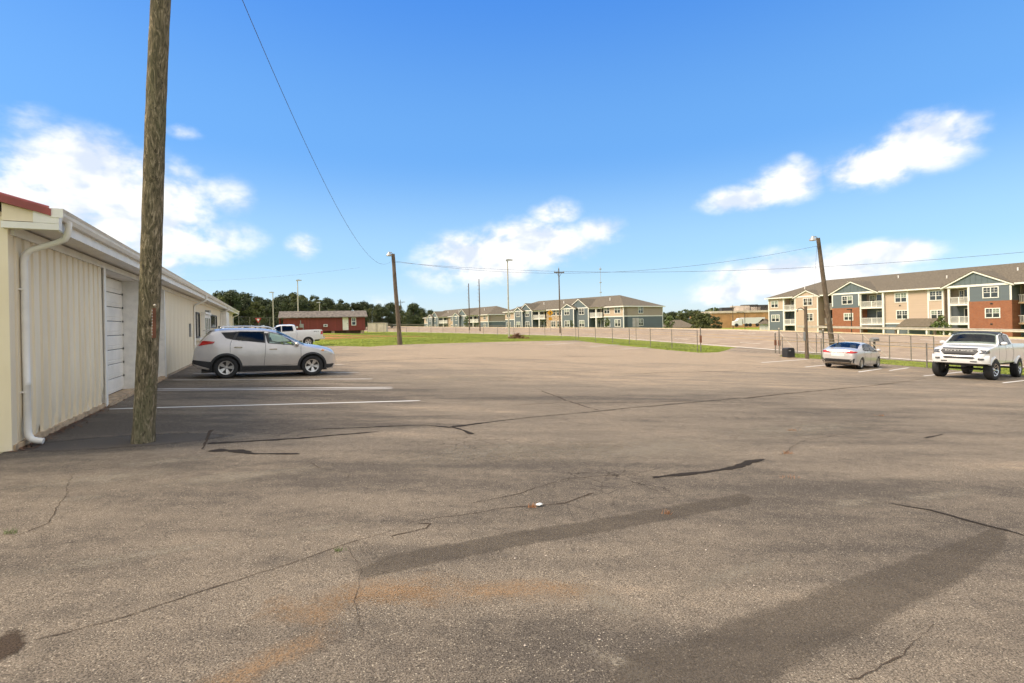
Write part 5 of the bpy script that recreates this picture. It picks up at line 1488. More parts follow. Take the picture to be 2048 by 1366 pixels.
def wallbox(parent, name, t0, t1, y0, y1, z0, z1, m): return MB().box(t0, t1, y0, y1, z0, z1).build(name, m, parent)
def trim(parent, t, y, z0, z1, w=.11): return MB().box(t - w, t + w, y - .045, y + .02, z0, z1).build('corner_trim', 'white_trim', parent)

# --- large apartment block on the right
FA = Facade((at(1537, 620, 108).x, 108), (0.38, -0.925))
ap = thing('apartment_building', 'three storey tan, blue and brick apartment block behind the guardrail at right', 'building', (FA.A.x, FA.A.y, 0), FA.rz)
L = FA.loc
TT = FA.t
ze = L(1756, 583)[1] ; tend = TT(2048) + 14
z_mid = L(1700, 615.5)[1]         # floor line between the two upper storeys
z_low = L(1930, 646)[1]           # floor line above the garden level
zb_ = z_low - 3.2
D0, DB = 1.7, 15.5
br1 = (TT(1641), TT(1668)); br2 = (TT(2029), TT(2029) + 3.6)
# set-back body between the breezeways
for a, b in ((0.0, br1[0]), (br1[1], br2[0]), (br2[1], tend)):
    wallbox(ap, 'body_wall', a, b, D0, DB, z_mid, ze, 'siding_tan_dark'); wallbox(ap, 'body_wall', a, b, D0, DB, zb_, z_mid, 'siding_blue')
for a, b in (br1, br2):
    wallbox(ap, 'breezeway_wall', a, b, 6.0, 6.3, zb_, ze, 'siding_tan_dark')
    for z in (z_low, z_mid):
        wallbox(ap, 'landing', a, b, 1.0, 6.0, z - .25, z, 'concrete')
        r = MB(); r.box(a, b, 1.0, 1.06, z + .95, z + 1.02)
        for k in range(1, 20): x = a + (b - a) * k / 20; r.box(x - .02, x + .02, 1.01, 1.05, z, z + .95)
        tag(r.build('railing', 'white_trim', ap), kind='stuff')
    st = MB()
    for k in range(10): st.box(a + .4, b - .4, 2.2 + k * .3, 2.5 + k * .3, z_low + k * .3, z_low + k * .3 + .15)
    st.build('stair', 'dark_steel', ap)
# front blocks: (u0, u1, [(z0, z1, material)])
def block(t0, t1, layers, y=0.0):
    for (z0, z1, m) in layers: wallbox(ap, 'front_wall', t0, t1, y, D0 + .02, z0, z1, m)
tA0, tA1 = 0.0, TT(1567); tC0, tC1 = TT(1594), TT(1640)
tD0, tD1, tE1 = TT(1668), TT(1722), TT(1770); tF0, tF1 = TT(1770), TT(1889); tG0, tG1, tG2 = TT(1900), TT(1942), TT(2028)
block(tA0, tA1, [(z_mid, ze, 'siding_tan'), (zb_, z_mid, 'siding_blue')])
block(tC0, tC1, [(zb_, ze, 'siding_tan')], -.5)
block(tD0, tD1, [(z_mid, ze + .1, 'siding_blue'), (zb_, z_mid, 'brick')], -.5)
block(tF0, tF1, [(z_low, ze, 'siding_tan'), (zb_, z_low, 'siding_blue')])
block(tG1, tG2, [(z_mid + .25, ze + .1, 'siding_blue'), (zb_, z_mid + .25, 'brick')], -.5)
block(br2[1], tend, [(z_mid, ze, 'siding_tan'), (zb_, z_mid, 'siding_blue')])
for t, y in ((.1, 0), (tA1, 0), (tC0, -.5), (tC1 - .1, -.5), (tD0 + .1, -.5), (tD1, -.5), (TT(1816), 0), (TT(1857), 0), (tF1 - .2, 0), (tG1, -.5), (tG2 - .1, -.5)):
    trim(ap, t, y, z_mid + .3 if t in (tD0 + .1, tD1, tG1, tG2 - .1) else zb_, ze)
for t0, t1, y, z in ((tA0, tA1, 0, z_mid), (tC0, tC1, -.5, z_mid), (tC0, tC1, -.5, ze - .16), (tF0, tF1, 0, z_low)):
    MB().box(t0, t1, y - .05, y + .02, z - .1, z + .1).build('band_board', 'white_trim', ap)
# board-and-batten on the tan bay
for k in range(1, 8):
    x = tC0 + (tC1 - tC0) * k / 8; MB().box(x - .03, x + .03, -.53, -.501, zb_ + 2.5, ze - .2).build('batten', 'batten_tan', ap)
# windows from their places on the facade
for (u0, u1, v0, v1, y) in ((1543, 1556, 603.5, 613.5, 0), (1544, 1558.5, 631, 642, 0), (1607.5, 1624, 598, 609, -.5), (1611, 1626, 628.5, 640.5, -.5),
                            (1685, 1704.5, 594, 606.5, -.5), (1689, 1705.5, 628, 639, -.5), (1791, 1813, 588, 602.5, 0), (1860, 1884, 584, 598.5, 0), (1794, 1815, 622.5, 636.5, 0), (1863, 1887, 622, 636, 0),
                            (1967, 1996, 576.5, 593, -.5), (1972, 1999, 618.5, 633.5, -.5), (1975, 2002, 660, 676, -.5)):
    t0, z1 = L(u0, v0, y); t1, z0 = L(u1, v1, y); zc = (z0 + z1) / 2 + (L((u0 + u1) / 2, (v0 + v1) / 2, y)[1] - (z0 + z1) / 2)
    h = abs(z1 - z0) / 2 + .05; window(ap, min(t0, t1), max(t0, t1), zc - h, zc + h, y)
# recessed balconies: low floor, rail, glazed doors
for t0, t1, y, dd in ((tA1 + .1, tC0 - .1, 0.0, D0), (tD1 + .1, tE1 - .1, -.3, D0 + .3), (tG0 + .05, tG1 - .1, -.3, D0 + .3)):
    for zf in (z_mid, z_low):
        balcony(ap, t0, t1, zf, y, dd, zf + 2.4)
        w = t1 - t0
        glazed_door(ap, t0 + w * .42, t0 + w * .88, zf + .02, zf + 2.15, D0 - .003)
    for t in (t0, t1): wallbox(ap, 'balcony_post', t - .14, t + .14, y - .08, y + .2, zb_, ze - .1, 'white_trim')
    wallbox(ap, 'balcony_header', t0, t1, y - .04, y + .3, ze - .32, ze, 'white_trim')
    window(ap, t0 + .45, t0 + (t1 - t0) * .28 + .2, z_mid + .8, z_mid + 2.0, D0 - .003, 1)
# roof
zr_ = L(1900, 538, DB / 2)[1]
rf = MB(); hip_roof(rf, -.5, tend + .5, -.55, DB + .5, ze, zr_, 8.2, 8.2)
roof = rf.build('roof', 'shingle', ap)
fa = MB(); fa.box(-.52, tend + .5, -.57, -.50, ze - .20, ze + .03); fa.box(-.52, -.45, -.50, DB + .5, ze - .20, ze + .03); fa.build('fascia', 'white_trim', roof)
sf = MB(); sf.box(-.45, tend + .4, -.50, D0, ze - .03, ze - .012); sf.build('soffit', 'white_trim', roof)
for k in range(7):
    x = 6 + k * 8.3; yv = 3.4 + (k % 3); zz = ze + (zr_ - ze) * (yv + .55) / (DB / 2 + .5); MB().tube([(x, yv, zz - .2), (x, yv, zz + .45)], .09, 6).build('vent_pipe', 'white_trim', roof)
gable(ap, tC0 - .1, tC1 + .1, ze - .05, TT(1617), L(1617, 580, -.5)[1], -.5, 3.4, 'batten_tan')
gable(ap, TT(1664), TT(1757), ze + .05, TT(1706.5), L(1706.5, 562.5, -.5)[1], -.5, 6.0, 'batten_blue')
gable(ap, TT(1892), TT(2027), ze + .05, TT(1953), L(1953, 541.5, -.5)[1], -.5, 6.5, 'batten_blue')
# porch roof and lamp
t0, z0 = L(1812, 652); t1, z1 = L(1863, 640.5)
pr = MB(); pr.prism([(t0, -2.6, z0), (t0, .0, z0 + 1.25), (t0, .0, z0 + 1.1), (t0, -2.6, z0 - .15)], (t1 - t0 + 1.0, 0, 0)); pr.build('porch_roof', 'shingle', ap)
for t in (t0 + .2, t1 + .6): wallbox(ap, 'porch_post', t - .1, t + .1, -2.5, -2.3, zb_, z0 - .1, 'white_trim')
for u, v in ((1900, 612), (1983, 607), (1983, 648), (1800, 611)):
    t, z = L(u, v, -.5 if u > 1950 else 0); yy = -.5 if u > 1950 else 0; MB().box(t - .13, t + .13, yy - .06, yy - .002, z - .1, z + .1).build('wall_vent', 'dark_steel', ap)

# --- generic builder for the two blocks along the bend
def block_apartment(label, A, e, us, ue, depth, vs_, fine, low=.0):
    F_ = Facade(A, e); o = thing('apartment_building', label, 'building', (F_.A.x, F_.A.y, 0), F_.rz)
    Lc, t_ = F_.loc, F_.t
    t0, t1 = t_(us), t_(ue)
    ue_v = vs_['eave']; ze = Lc(ue - 2, ue_v)[1]; zm = Lc(ue - 2, vs_['mid'])[1]; zb = zm - 5.5
    zr = Lc(vs_['ridge'][0], vs_['ridge'][1], depth / 2)[1]
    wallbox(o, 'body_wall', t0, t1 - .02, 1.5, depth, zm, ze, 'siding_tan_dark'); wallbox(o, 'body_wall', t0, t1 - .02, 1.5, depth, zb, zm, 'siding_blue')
    for seg in vs_['segs']:
        a, b = t_(seg[0]), t_(seg[1]); kind = seg[2]
        if kind == 'tan':
            wallbox(o, 'front_wall', a, b, 0, 1.52, zm, ze, 'siding_tan'); wallbox(o, 'front_wall', a, b, 0, 1.52, zb, zm, 'siding_blue'); y = 0
            MB().box(a, b, -.05, .02, zm - .1, zm + .12).build('band_board', 'white_trim', o)
        elif kind == 'stone':
            wallbox(o, 'front_wall', a, b, 0.05, 1.52, zb, ze, 'stone_tan'); y = .05
        elif kind == 'blue':
            y = -.7; wallbox(o, 'front_wall', a, b, y, 1.52, zb, ze + .1, 'siding_blue')
            w = b - a; gable(o, a + w * .18, b, ze + .05, a + w * (.62), Lc((seg[0] * .4 + seg[1] * .6), seg[3], y)[1], y, 7.0, 'batten_blue', fine)
            gable(o, a - .05, a + w * .55, ze + .02, a + w * .25, Lc(seg[0] * .75 + seg[1] * .25, seg[4], y)[1], y - .8, 4.0, 'batten_blue', fine)
            wallbox(o, 'front_wall', a, a + w * .5, y - .8, y + .05, zb, ze + .05, 'siding_blue')
            trim(o, a + .1, y - .8, zb, ze, .13); trim(o, a + w * .5, y - .8, zb, ze, .13); trim(o, b - .1, y, zb, ze, .13)
        elif kind == 'balcony':
            balcony(o, a + .1, b - .1, zm + .1, -.4, 1.9, ze, fine=False)
            MB().box((a + b) / 2 - .16, (a + b) / 2 + .16, -.42, -.1, zb, ze).build('balcony_post', 'white_trim', o)
            wallbox(o, 'balcony_header', a, b, -.45, .2, ze - .4, ze, 'white_trim')
            w = b - a; glazed_door(o, a + w * .12, a + w * .42, zm + .12, zm + 2.2, 1.497); glazed_door(o, a + w * .58, a + w * .9, zm + .12, zm + 2.2, 1.497)
            glazed_door(o, a + w * .12, a + w * .42, zm - 2.9, zm - .8, 1.497); glazed_door(o, a + w * .58, a + w * .9, zm - 2.9, zm - .8, 1.497)
            MB().box(a, b, -.42, .2, ze + .0, ze + .06).build('soffit', 'white_trim', o)
            r_ = MB(); r_.add([(a - .3, -.9, ze + .05), (b + .6, -.9, ze + .05), (b + .6, 3.6, ze + 1.35), (a - .3, 3.6, ze + 1.35), (a - .3, -.9, ze - .05), (b + .6, -.9, ze - .05), (b + .6, 3.6, ze + 1.0), (a - .3, 3.6, ze + 1.0)], [(0, 1, 2, 3), (4, 5, 6, 7), (0, 1, 5, 4), (1, 2, 6, 5)]); r_.build('balcony_roof', 'shingle', o)
        ww = vs_['ww']; wins = seg[5] if len(seg) > 5 else (seg[3] if kind in ('tan', 'stone') and len(seg) > 3 else [])
        for uw in wins:
            t = t_(uw, 0); yy = {'tan': 0, 'stone': .05, 'blue': -.7}[kind]
            if kind == 'blue' and t < a + (b - a) * .5: yy = -1.5
            for zz in (zm + .85, zm - 2.35): window(o, t - ww / 2, t + ww / 2, zz, zz + 1.5, yy, 2, fine)
    # end wall facing the lot
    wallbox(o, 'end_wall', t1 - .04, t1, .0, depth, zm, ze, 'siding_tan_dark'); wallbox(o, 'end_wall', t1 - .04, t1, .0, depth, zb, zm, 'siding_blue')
    E = thing('tmp', '', '') if False else None
    eb = MB(); eb.box(t1 + .001, t1 + .05, .0, depth, zm - .1, zm + .14); eb.build('band_board', 'white_trim', o)
    for y in (.0, depth): MB().box(t1 - .1, t1 + .06, y - .12, y + .12, zb, ze).build('corner_trim', 'white_trim', o)
    for fy in vs_['endwin']:
        y = depth * fy
        for zz in (zm + .75, zm - 2.3):
            w = window(o, -.8, .8, zz, zz + 1.5, 0, 2, fine); w.location = (t1, y, 0); w.rotation_euler = (0, 0, R(90))
    rf = MB(); hip_roof(rf, t0 - .5, t1 + .5, -.55, depth + .55, ze, zr, depth / 2 + .5, depth / 2 + .5); roof = rf.build('roof', 'shingle', o)
    fa = MB(); fa.box(t0 - .52, t1 + .52, -.58, -.5, ze - .22, ze + .04); fa.box(t1 + .48, t1 + .54, -.5, depth + .55, ze - .22, ze + .04); fa.build('fascia', 'white_trim', roof)
    MB().box(t1 - .01, t1 + .5, -.5, depth + .5, ze - .03, ze - .012).build('soffit', 'white_trim', roof)
    for k in range(4):
        x = t0 + (t1 - t0) * (.3 + .18 * k); zz = ze + (zr - ze) * .55; MB().tube([(x, depth * .26, zz - .2), (x, depth * .26, zz + .7)], .12, 6).build('vent_pipe', 'white_trim', roof)
    return o
block_apartment('two tone tan and slate blue apartment block with twin gables in the middle distance', (at(1010, 640, 158).x, 158), (.60, -.80), 1010, 1247, 15.0,
    dict(eave=612, mid=632.5, ridge=(1249, 589.5), ww=1.7, endwin=(.42,), segs=[(1010, 1026, 'tan', [1017]), (1026, 1036, 'tan', []), (1036, 1068, 'blue', 607, 614, [1044, 1058]), (1068, 1092, 'balcony'), (1092, 1131, 'stone', [1106, 1118]), (1131, 1181, 'blue', 597.5, 607.5, [1142, 1167]), (1181, 1207, 'balcony'), (1207, 1247, 'tan', [1214, 1235])]), True)
block_apartment('farthest grey blue gabled apartment block beside the dark tree line', (at(848, 640, 235).x, 235), (.50, -.866), 848, 976, 15.0,
    dict(eave=629, mid=643.5, ridge=(992, 612), ww=1.7, endwin=(.6,), segs=[(848, 861, 'tan', [853]), (861, 879, 'blue', 623, 629, [866, 873]), (879, 896, 'balcony'), (896, 912, 'stone', [903, 909]), (912, 937, 'blue', 618, 625, [919, 932]), (937, 958, 'balcony'), (958, 976, 'tan', [969])]), False)

# --- red shed
FS = Facade((at(556, 664, 76).x, 76), (math.cos(R(21)), math.sin(R(21)))); LS = FS.loc
sh = thing('shed', 'long red wooden shed with grey shingle roof and white door on blocks', 'building', (FS.A.x, FS.A.y, 0), FS.rz)
sx1 = LS(730, 660)[0]; sz0 = LS(640, 665)[1]; sze = LS(640, 634)[1]; szr = LS(640, 623.5, 2.2)[1]
sxa = LS(567, 660)[0]
wallbox(sh, 'wall', sxa, sx1, 0, 4.4, sz0 + .2, sze, 'siding_red')
nb = 26
for k in range(nb + 1):
    x = sxa + (sx1 - sxa) * k / nb; MB().box(x - .03, x + .03, -.035, -.001, sz0 + .2, sze).build('batten', 'siding_red', sh)
MB().prism([(sxa, 0, sze), (sxa, 4.4, sze), (sxa, 2.2, szr - .1)], (.1, 0, 0)).build('gable', 'siding_red', sh); MB().prism([(sx1 - .1, 0, sze), (sx1 - .1, 4.4, sze), (sx1 - .1, 2.2, szr - .1)], (.1, 0, 0)).build('gable', 'siding_red', sh)
rf = MB()
for ya, za, yb, zb2 in ((-.6, sze - .14, 2.2, szr), (5.0, sze - .14, 2.2, szr)): rf.prism([(sxa - .7, ya, za), (sxa - .7, yb, zb2), (sxa - .7, yb, zb2 + .12), (sxa - .7, ya, za + .12)], (sx1 - sxa + 1.1, 0, 0))
rf.build('roof', 'shingle_shed', sh)
# open porch post and lean wall at the left end
wallbox(sh, 'porch_wall', sxa - .6, sxa - .5, .2, 2.6, sz0 + .2, sze - .1, 'siding_red'); wallbox(sh, 'porch_window', sxa - .62, sxa - .601, .9, 1.5, sz0 + 1.0, sz0 + 2.0, 'concrete')
d0, dz1 = LS(685, 633.5); d1, dz0 = LS(697, 660)
wallbox(sh, 'door', d0, d1, -.08, -.036, dz0, dz1, 'door_white'); MB().sphere((d1 - .15, -.1, (dz0 + dz1) / 2), .05).build('door_knob', 'dark_steel', sh)
w0, wz1 = LS(704, 636.5); w1, wz0 = LS(711, 649.5); window(sh, w0, w1, wz0, wz1, -.03, 1, True, 0, .1)
a0, az1 = LS(647, 648.5); a1, az0 = LS(655, 653.5)
ac = MB().box(a0, a1, -.45, .0, az0, az1).build('air_conditioner', 'trailer_white', sh); MB().box(a0 + .12, a1 - .12, -.47, -.44, az0 + .08, az1 - .08).build('grille', 'lamp_dark', ac)
a0, az1 = LS(599, 648); a1, az0 = LS(607.5, 655); MB().box(a0, a1, -.25, -.03, az0, az1).build('meter_box', 'sign_grey', sh); MB().box(a0 + .1, a0 + .22, -.12, -.03, az1, az1 + .55).build('conduit', 'sign_grey', sh); MB().box(a1 - .12, a1 - .02, -.12, -.03, sz0, az0).build('conduit', 'sign_grey', sh)
a0, az1 = LS(592, 653); MB().box(a0, a0 + .3, -.12, -.03, az1 - .25, az1 + .02).build('outlet_box', 'trailer_white', sh)
for k in range(6):
    x = sxa + .4 + (sx1 - sxa - .8) * k / 5; MB().box(x - .25, x + .25, .1, .6, sz0 - .6, sz0 + .2).build('foundation_block', 'concrete' if k % 2 else 'soil_dark', sh)
wallbox(sh, 'skirting', sxa + .1, sx1 - .1, .4, .5, sz0 - .5, sz0 + .2, 'soil_dark')

# --- industrial hall, lorry and small roofs at right distance
FI = Facade((at(1424, 640, 210).x, 210), (1, -.12)); LI = FI.loc
ih = thing('industrial_building', 'long low tan industrial hall with flat beige roof behind the lorry', 'building', (FI.A.x, FI.A.y, 0), FI.rz)
ix1 = LI(1600, 640)[0]; iz1 = LI(1480, 625.5)[1]; iz0 = LI(1480, 652)[1] - 4
wallbox(ih, 'wall', 0, ix1, 0, 40, iz0, iz1, 'tan_block'); wallbox(ih, 'parapet', -.3, ix1, -.3, 40, iz1, iz1 + .9, 'beige_roof')
for k in range(1, 10): x = ix1 * k / 10; MB().box(x - .15, x + .15, -.12, -.002, iz0, iz1).build('pilaster', 'tan_block', ih)
for k, (u, w, h) in enumerate(((1455, 5, 1.6), (1478, 7, 2.2), (1500, 6, 2.6), (1515, 4, 1.6), (1528, 5, 2.4), (1545, 6, 2.0))):
    x = LI(u, 620)[0]; MB().box(x, x + w, 8, 12, iz1 + .9, iz1 + .9 + h).build('roof_unit', 'beige_roof' if k % 2 else 'dark_steel', ih)
FT_ = Facade((at(1477, 647, 150).x, 150), (1, -.1)); LT = FT_.loc
lr = thing('lorry', 'white articulated lorry parked before the tan industrial hall', 'lorry', (FT_.A.x, FT_.A.y, 0), FT_.rz)
lz0 = LT(1500, 647.5)[1]; lz1 = LT(1500, 635)[1]; la = LT(1487, 640)[0]; lb = LT(1530, 640)[0]
MB().box(la, lb, 0, 2.5, lz0, lz1).build('trailer', 'trailer_white', lr)
cb = MB(); cb.prism([(la - 2.6, .1, lz0 - .4), (la - .3, .1, lz0 - .4), (la - .3, .1, lz1 - .1), (la - 1.2, .1, lz1 - .2), (la - 1.7, .1, lz0 + 1.0), (la - 2.6, .1, lz0 + .8)], (0, 2.3, 0)); cb.build('cab', 'trailer_white', lr)
for x in (la - 2.0, la + .8, la + 1.9, lb - 2.2, lb - 1.0):
    MB().lathe([(.0, -.15), (.5, -.15), (.5, .15), (0, .15)], 16, Matrix.Translation((x, .1, lz0 - .35))).build('wheel', 'black_rubber', lr, 40)
def garage(label, A, e, u0, u1, vb, vt, vr, depth, wallm):
    f_ = Facade(A, e); o = thing('garage', label, 'building', (f_.A.x, f_.A.y, 0), f_.rz); a, za = f_.loc(u0, vt); b, zbb = f_.loc(u1, vt); zr = f_.loc((u0 + u1) / 2, vr, depth / 2)[1]; z0 = f_.loc(u0, vb)[1]
    wallbox(o, 'wall', a, b, 0, depth, z0 - 2, za, wallm); r = MB(); hip_roof(r, a - .5, b + .5, -.5, depth + .5, za, zr, depth / 2, depth / 2); r.build('roof', 'shingle', o)
    n = 3
    for k in range(n): w = (b - a) / n; MB().box(a + k * w + .3, a + (k + 1) * w - .3, -.05, -.002, z0 - 1.8, za - .4).build('garage_door', 'door_white', o)
    return o
garage('low garage with grey hip roof right of the middle apartment block', (at(1318, 652, 142).x, 142), (1, -.35), 1316, 1392, 662, 656, 640, 9, 'siding_tan_dark')
garage('small white hut with grey roof at the corner of the right apartments', (at(1517, 650, 112).x, 112), (1, -.5), 1519, 1540, 660, 648, 637.5, 4, 'trailer_white')

# ------------------------------------------------------------------ fences and gate
mesh_m = bpy.data.materials.new('chain_link'); mesh_m.use_nodes = True
t_ = mesh_m.node_tree; t_.nodes.clear(); T = NT(t_)
tcn = T.n('ShaderNodeTexCoord'); sx = T.n('ShaderNodeSeparateXYZ'); T.link(tcn.outputs['UV'], sx.inputs[0])
def dia(op): return T.math('PINGPONG', T.math(op, T.math('MULTIPLY', sx.outputs[0], 16.0), T.math('MULTIPLY', sx.outputs[1], 16.0)), 0.5)
thr = T.math('MINIMUM', dia('ADD'), dia('SUBTRACT'))
df = T.n('ShaderNodeBsdfDiffuse'); df.inputs[0].default_value = (.22, .20, .17, 1); tr = T.n('ShaderNodeBsdfTransparent'); mxx = T.n('ShaderNodeMixShader')
T.link(T.math('LESS_THAN', thr, 0.022), mxx.inputs[0]); T.link(tr.outputs[0], mxx.inputs[1]); T.link(df.outputs[0], mxx.inputs[2]); o_ = T.n('ShaderNodeOutputMaterial'); T.link(mxx.outputs[0], o_.inputs[0])
MATS['chain_link'] = mesh_m
def fence(name, label, pts, h, cat='fence', rails=(1.0,), rp=.035, m='galv', fabric=True, group=None):
    """chain-link fence through ground points: posts, rails, fabric"""
    P = [Vector(p) for p in pts]; o = thing(name, label, cat, P[0], 0, group)
    for p in P: MB().tube([p - P[0] - Vector((0, 0, .1)), p - P[0] + Vector((0, 0, h + .05))], rp, 8).build('post', m, o, 50)
    for f in rails: MB().tube([p - P[0] + Vector((0, 0, h * f)) for p in P], rp * .62, 6).build('rail', m, o, 50)
    if fabric:
        vs, uv, fs = [], [], []; Ld = 0
        for i, p in enumerate(P):
            if i: Ld += (P[i] - P[i - 1]).length
            for z in (0.03, h): vs.append(p - P[0] + Vector((0, 0, z))); uv.append((Ld, z))
            if i: fs.append((2 * i - 2, 2 * i, 2 * i + 1, 2 * i - 1))
        layer_mesh('chain_link', vs, fs, uv, 'chain_link', o)
    return o
# along the verge: from the driveway back to the bend
f1 = [G(u, v) for u, v in ((1395, 703), (1344, 697), (1301, 693), (1259, 689), (1225, 686.5), (1191, 684), (1157, 681))]
fence('chain_link_fence', 'chain link fence on the verge strip left of the driveway', f1, 1.75)
gp = G(1395, 703); o = thing('gate_post', 'taller steel gate post with lock box left of the driveway', 'post', gp + Vector((.25, -.1, 0)))
MB().tube([(0, 0, -.1), (0, 0, 2.05)], .05, 8).build('shaft', 'galv', o, 50); MB().box(-.06, .06, -.1, .08, .75, 1.35).build('lock_box', 'brown_rust', o)
f2 = [G(u, v) for u, v in ((1152, 681), (1123, 677), (1090, 675), (1059, 673.5), (1028, 672), (995, 671), (967, 670), (939, 669), (912, 668), (886, 667.5), (862, 667), (838, 666), (813, 665.5), (790, 665), (768, 664.5))]
fence('chain_link_fence', 'long chain link fence along the lawn in front of the highway', f2, 1.75)
f3 = [at(u, v, Y) for u, v, Y in ((478, 663, 84), (500, 663, 86), (520, 663, 88), (540, 663, 90), (562, 663, 92))]
for p in f3: p.z = gz(p.x, p.y)
fence('chain_link_fence', 'tall chain link fence between the warehouse end and the red shed', f3, 2.4)
f4 = [at(u, v, 96) for u, v in ((735, 660), (752, 660), (768, 660))]
for p in f4: p.z = gz(p.x, p.y)
fence('chain_link_fence', 'short chain link fence to the right of the red shed', f4, 2.0)
# right: fence along the stalls and the long sliding gate behind it
f5 = [G(u, v) for u, v in ((1565, 712), (1643, 718), (1741, 727), (1854, 737), (1985, 747), (2150, 760))]
fence('chain_link_fence', 'low pipe fence with rails along the stalls behind sedan and pickup', f5, 1.45, rails=(.28, 1.0))
ga, gb = G(1562, 710) + Vector((.4, .9, 0)), G(1880, 733) + Vector((.4, .9, 0))
sg = thing('sliding_gate', 'long sliding pipe gate with diagonal braces parked open behind the stalls', 'gate', ga)
gd = gb - ga; gn = gd.normalized()
def gpt(f, h): p = gd * f; return Vector((p.x, p.y, p.z + h))
for h in (.18, 1.15, 1.85): MB().tube([gpt(0, h), gpt(.5, h), gpt(1, h)], .03, 6).build('rail', 'galv', sg, 50)
for f in (0, .14, .285, .44, .60, .76, .88, 1.0): MB().tube([gpt(f, .18), gpt(f, 1.85)], .03, 6).build('upright', 'galv', sg, 50)
for a, b in ((.0, .14), (.14, .285), (.285, .44), (.44, .60), (.60, .76)): MB().tube([gpt(a, 1.8), gpt(b, .22)], .02, 6).build('brace', 'galv_light', sg, 50)
for u, v, lab in ((1555, 708, 'left one of two steel gate posts right of the driveway'), (1563, 709, 'right one of two steel gate posts right of the driveway'), (1653, 716, 'steel gate roller post behind the roof of the silver sedan')):
    p = G(u, v) + Vector((.1, .5, 0)); o = thing('gate_post', lab, 'post', p)
    MB().tube([(0, 0, -.1), (0, 0, 2.1 if u != 1555 else 1.75)], .055, 8).build('shaft', 'galv', o, 50); MB().sphere((0, 0, 2.1 if u != 1555 else 1.75), .07).build('cap', 'galv_light', o, 60)
    if u != 1653: MB().box(-.06, .06, -.1, .06, .7, 1.15).build('lock_box', 'brown_rust', o)
    else: MB().lathe([(0, -.05), (.11, -.05), (.11, .05), (0, .05)], 12, Matrix.Translation((-.2, 0, 1.95))).build('roller', 'galv_light', o, 40)
# gate motor box
p = G(1577, 716); o = thing('gate_motor', 'dark plastic gate motor box at the left end of the sliding gate', 'motor box', p, R(15))
m = MB(); m.prism([(-.32, -.25, 0), (.32, -.25, 0), (.32, -.25, .62), (.22, -.25, .74), (-.22, -.25, .74), (-.32, -.25, .66)], (0, .5, 0)); m.build('housing', 'black_plastic', o); MB().box(-.2, -.02, -.262, -.25, .52, .57).build('name_plate', 'lamp_grey', o); MB().box(-.36, .36, -.3, .3, -.02, .06).build('base', 'concrete', o)
# mailbox on its post
p = G(1764, 722) + Vector((.2, 1.0, 0)); o = thing('mailbox', 'grey roadside mailbox on a dark post behind the sedan', 'mailbox', p, R(19))
MB().box(-.05, .05, -.05, .05, -.1, 1.35).build('post', 'dark_steel', o); m = MB(); m.prism([(-.33, -.15, 1.35), (-.33, .15, 1.35), (-.33, .15, 1.55), (-.33, .08, 1.65), (-.33, -.08, 1.65), (-.33, -.15, 1.55)], (.66, 0, 0)); m.build('box', 'sign_grey', o); MB().box(-.25, .25, -.156, -.15, 1.42, 1.55).build('front_plate', 'lamp_dark', o)

# guardrail along the far side of the highway
j_a, j_b = edge_at_u(1598, ROADW + 1.0), edge_at_u(2048, ROADW + 1.0) - 25
gr = thing('guardrail', 'galvanised steel guardrail along the far road edge before the apartments', 'guardrail', at_q(j_a, ROADW + 1.2))
o0 = at_q(j_a, ROADW + 1.2); prof = [(0, .80), (-.04, .76), (0, .70), (.0, .64), (-.04, .58), (0, .50), (.02, .50), (.02, .80)]
vs, fs = [], []
js = list(range(j_a, j_b, -1))
for i, j in enumerate(js):
    for dq, h in prof: vs.append(at_q(j, ROADW + 1.2 + dq, h) - o0)
    if i: fs += [((i - 1) * 8 + k, (i - 1) * 8 + (k + 1) % 8, i * 8 + (k + 1) % 8, i * 8 + k) for k in range(8)]
MB().add(vs, fs).build('beam', 'galv_light', gr, 40)
for j in range(j_a - 1, j_b, -4):
    b_ = at_q(j, ROADW + 1.34) - o0; MB().box(b_.x - .09, b_.x + .09, b_.y - .09, b_.y + .09, b_.z - .2, b_.z + .74).build('post', 'wood_grey', gr)

# ------------------------------------------------------------------ signs and small roadside things
def sign_post(label, u, Y, vt, kind, vb=None):
    b = at(u, 660, Y); b.z = gz(b.x, b.y); h = at(u, vt, Y).z - b.z; o = thing('road_sign', label, 'road sign', b, R(18) if kind != 'back' else R(-10))
    MB().tube([(0, 0, -.1), (0, 0, h)], .04, 6).build('post', 'galv', o)
    if kind == 'diamond':
        s_ = .75; MB().prism([(-s_, -.06, h - s_), (0, -.06, h - 2 * s_), (s_, -.06, h - s_), (0, -.06, h)], (0, .02, 0)).build('sign_face', 'sign_yellow', o)
        m = MB(); m.box(-.06, .06, -.075, -.061, h - 1.15, h - .55); m.prism([(-.2, -.075, h - .75), (0, -.075, h - .42), (.2, -.075, h - .75)], (0, .013, 0)); m.build('arrow', 'black_plastic', o)
        MB().box(-.4, .4, -.06, -.04, h - 2.4, h - 1.75).build('advisory_plate', 'sign_yellow', o)
    elif kind == 'back':
        MB().box(-.42, .42, -.07, -.05, h - 1.15, h).build('sign_face', 'sign_grey', o); MB().box(-.04, .04, -.10, -.071, h - 1.1, h - .05).build('bracket', 'galv', o)
    else:
        s_ = .5; MB().prism([(-s_, -.06, h), (s_, -.06, h), (0, -.06, h - .9)], (0, .02, 0)).build('sign_face', 'sign_red', o)
        MB().prism([(-s_ * .5, -.075, h - .14), (s_ * .5, -.075, h - .14), (0, -.075, h - .6)], (0, .012, 0)).build('sign_centre', 'paper_white', o)
sign_post('yellow diamond warning sign before the middle apartment block', 1101, 112, 619, 'diamond')
sign_post('grey back of a rectangular road sign beside the highway', 1272, 66, 636, 'back')
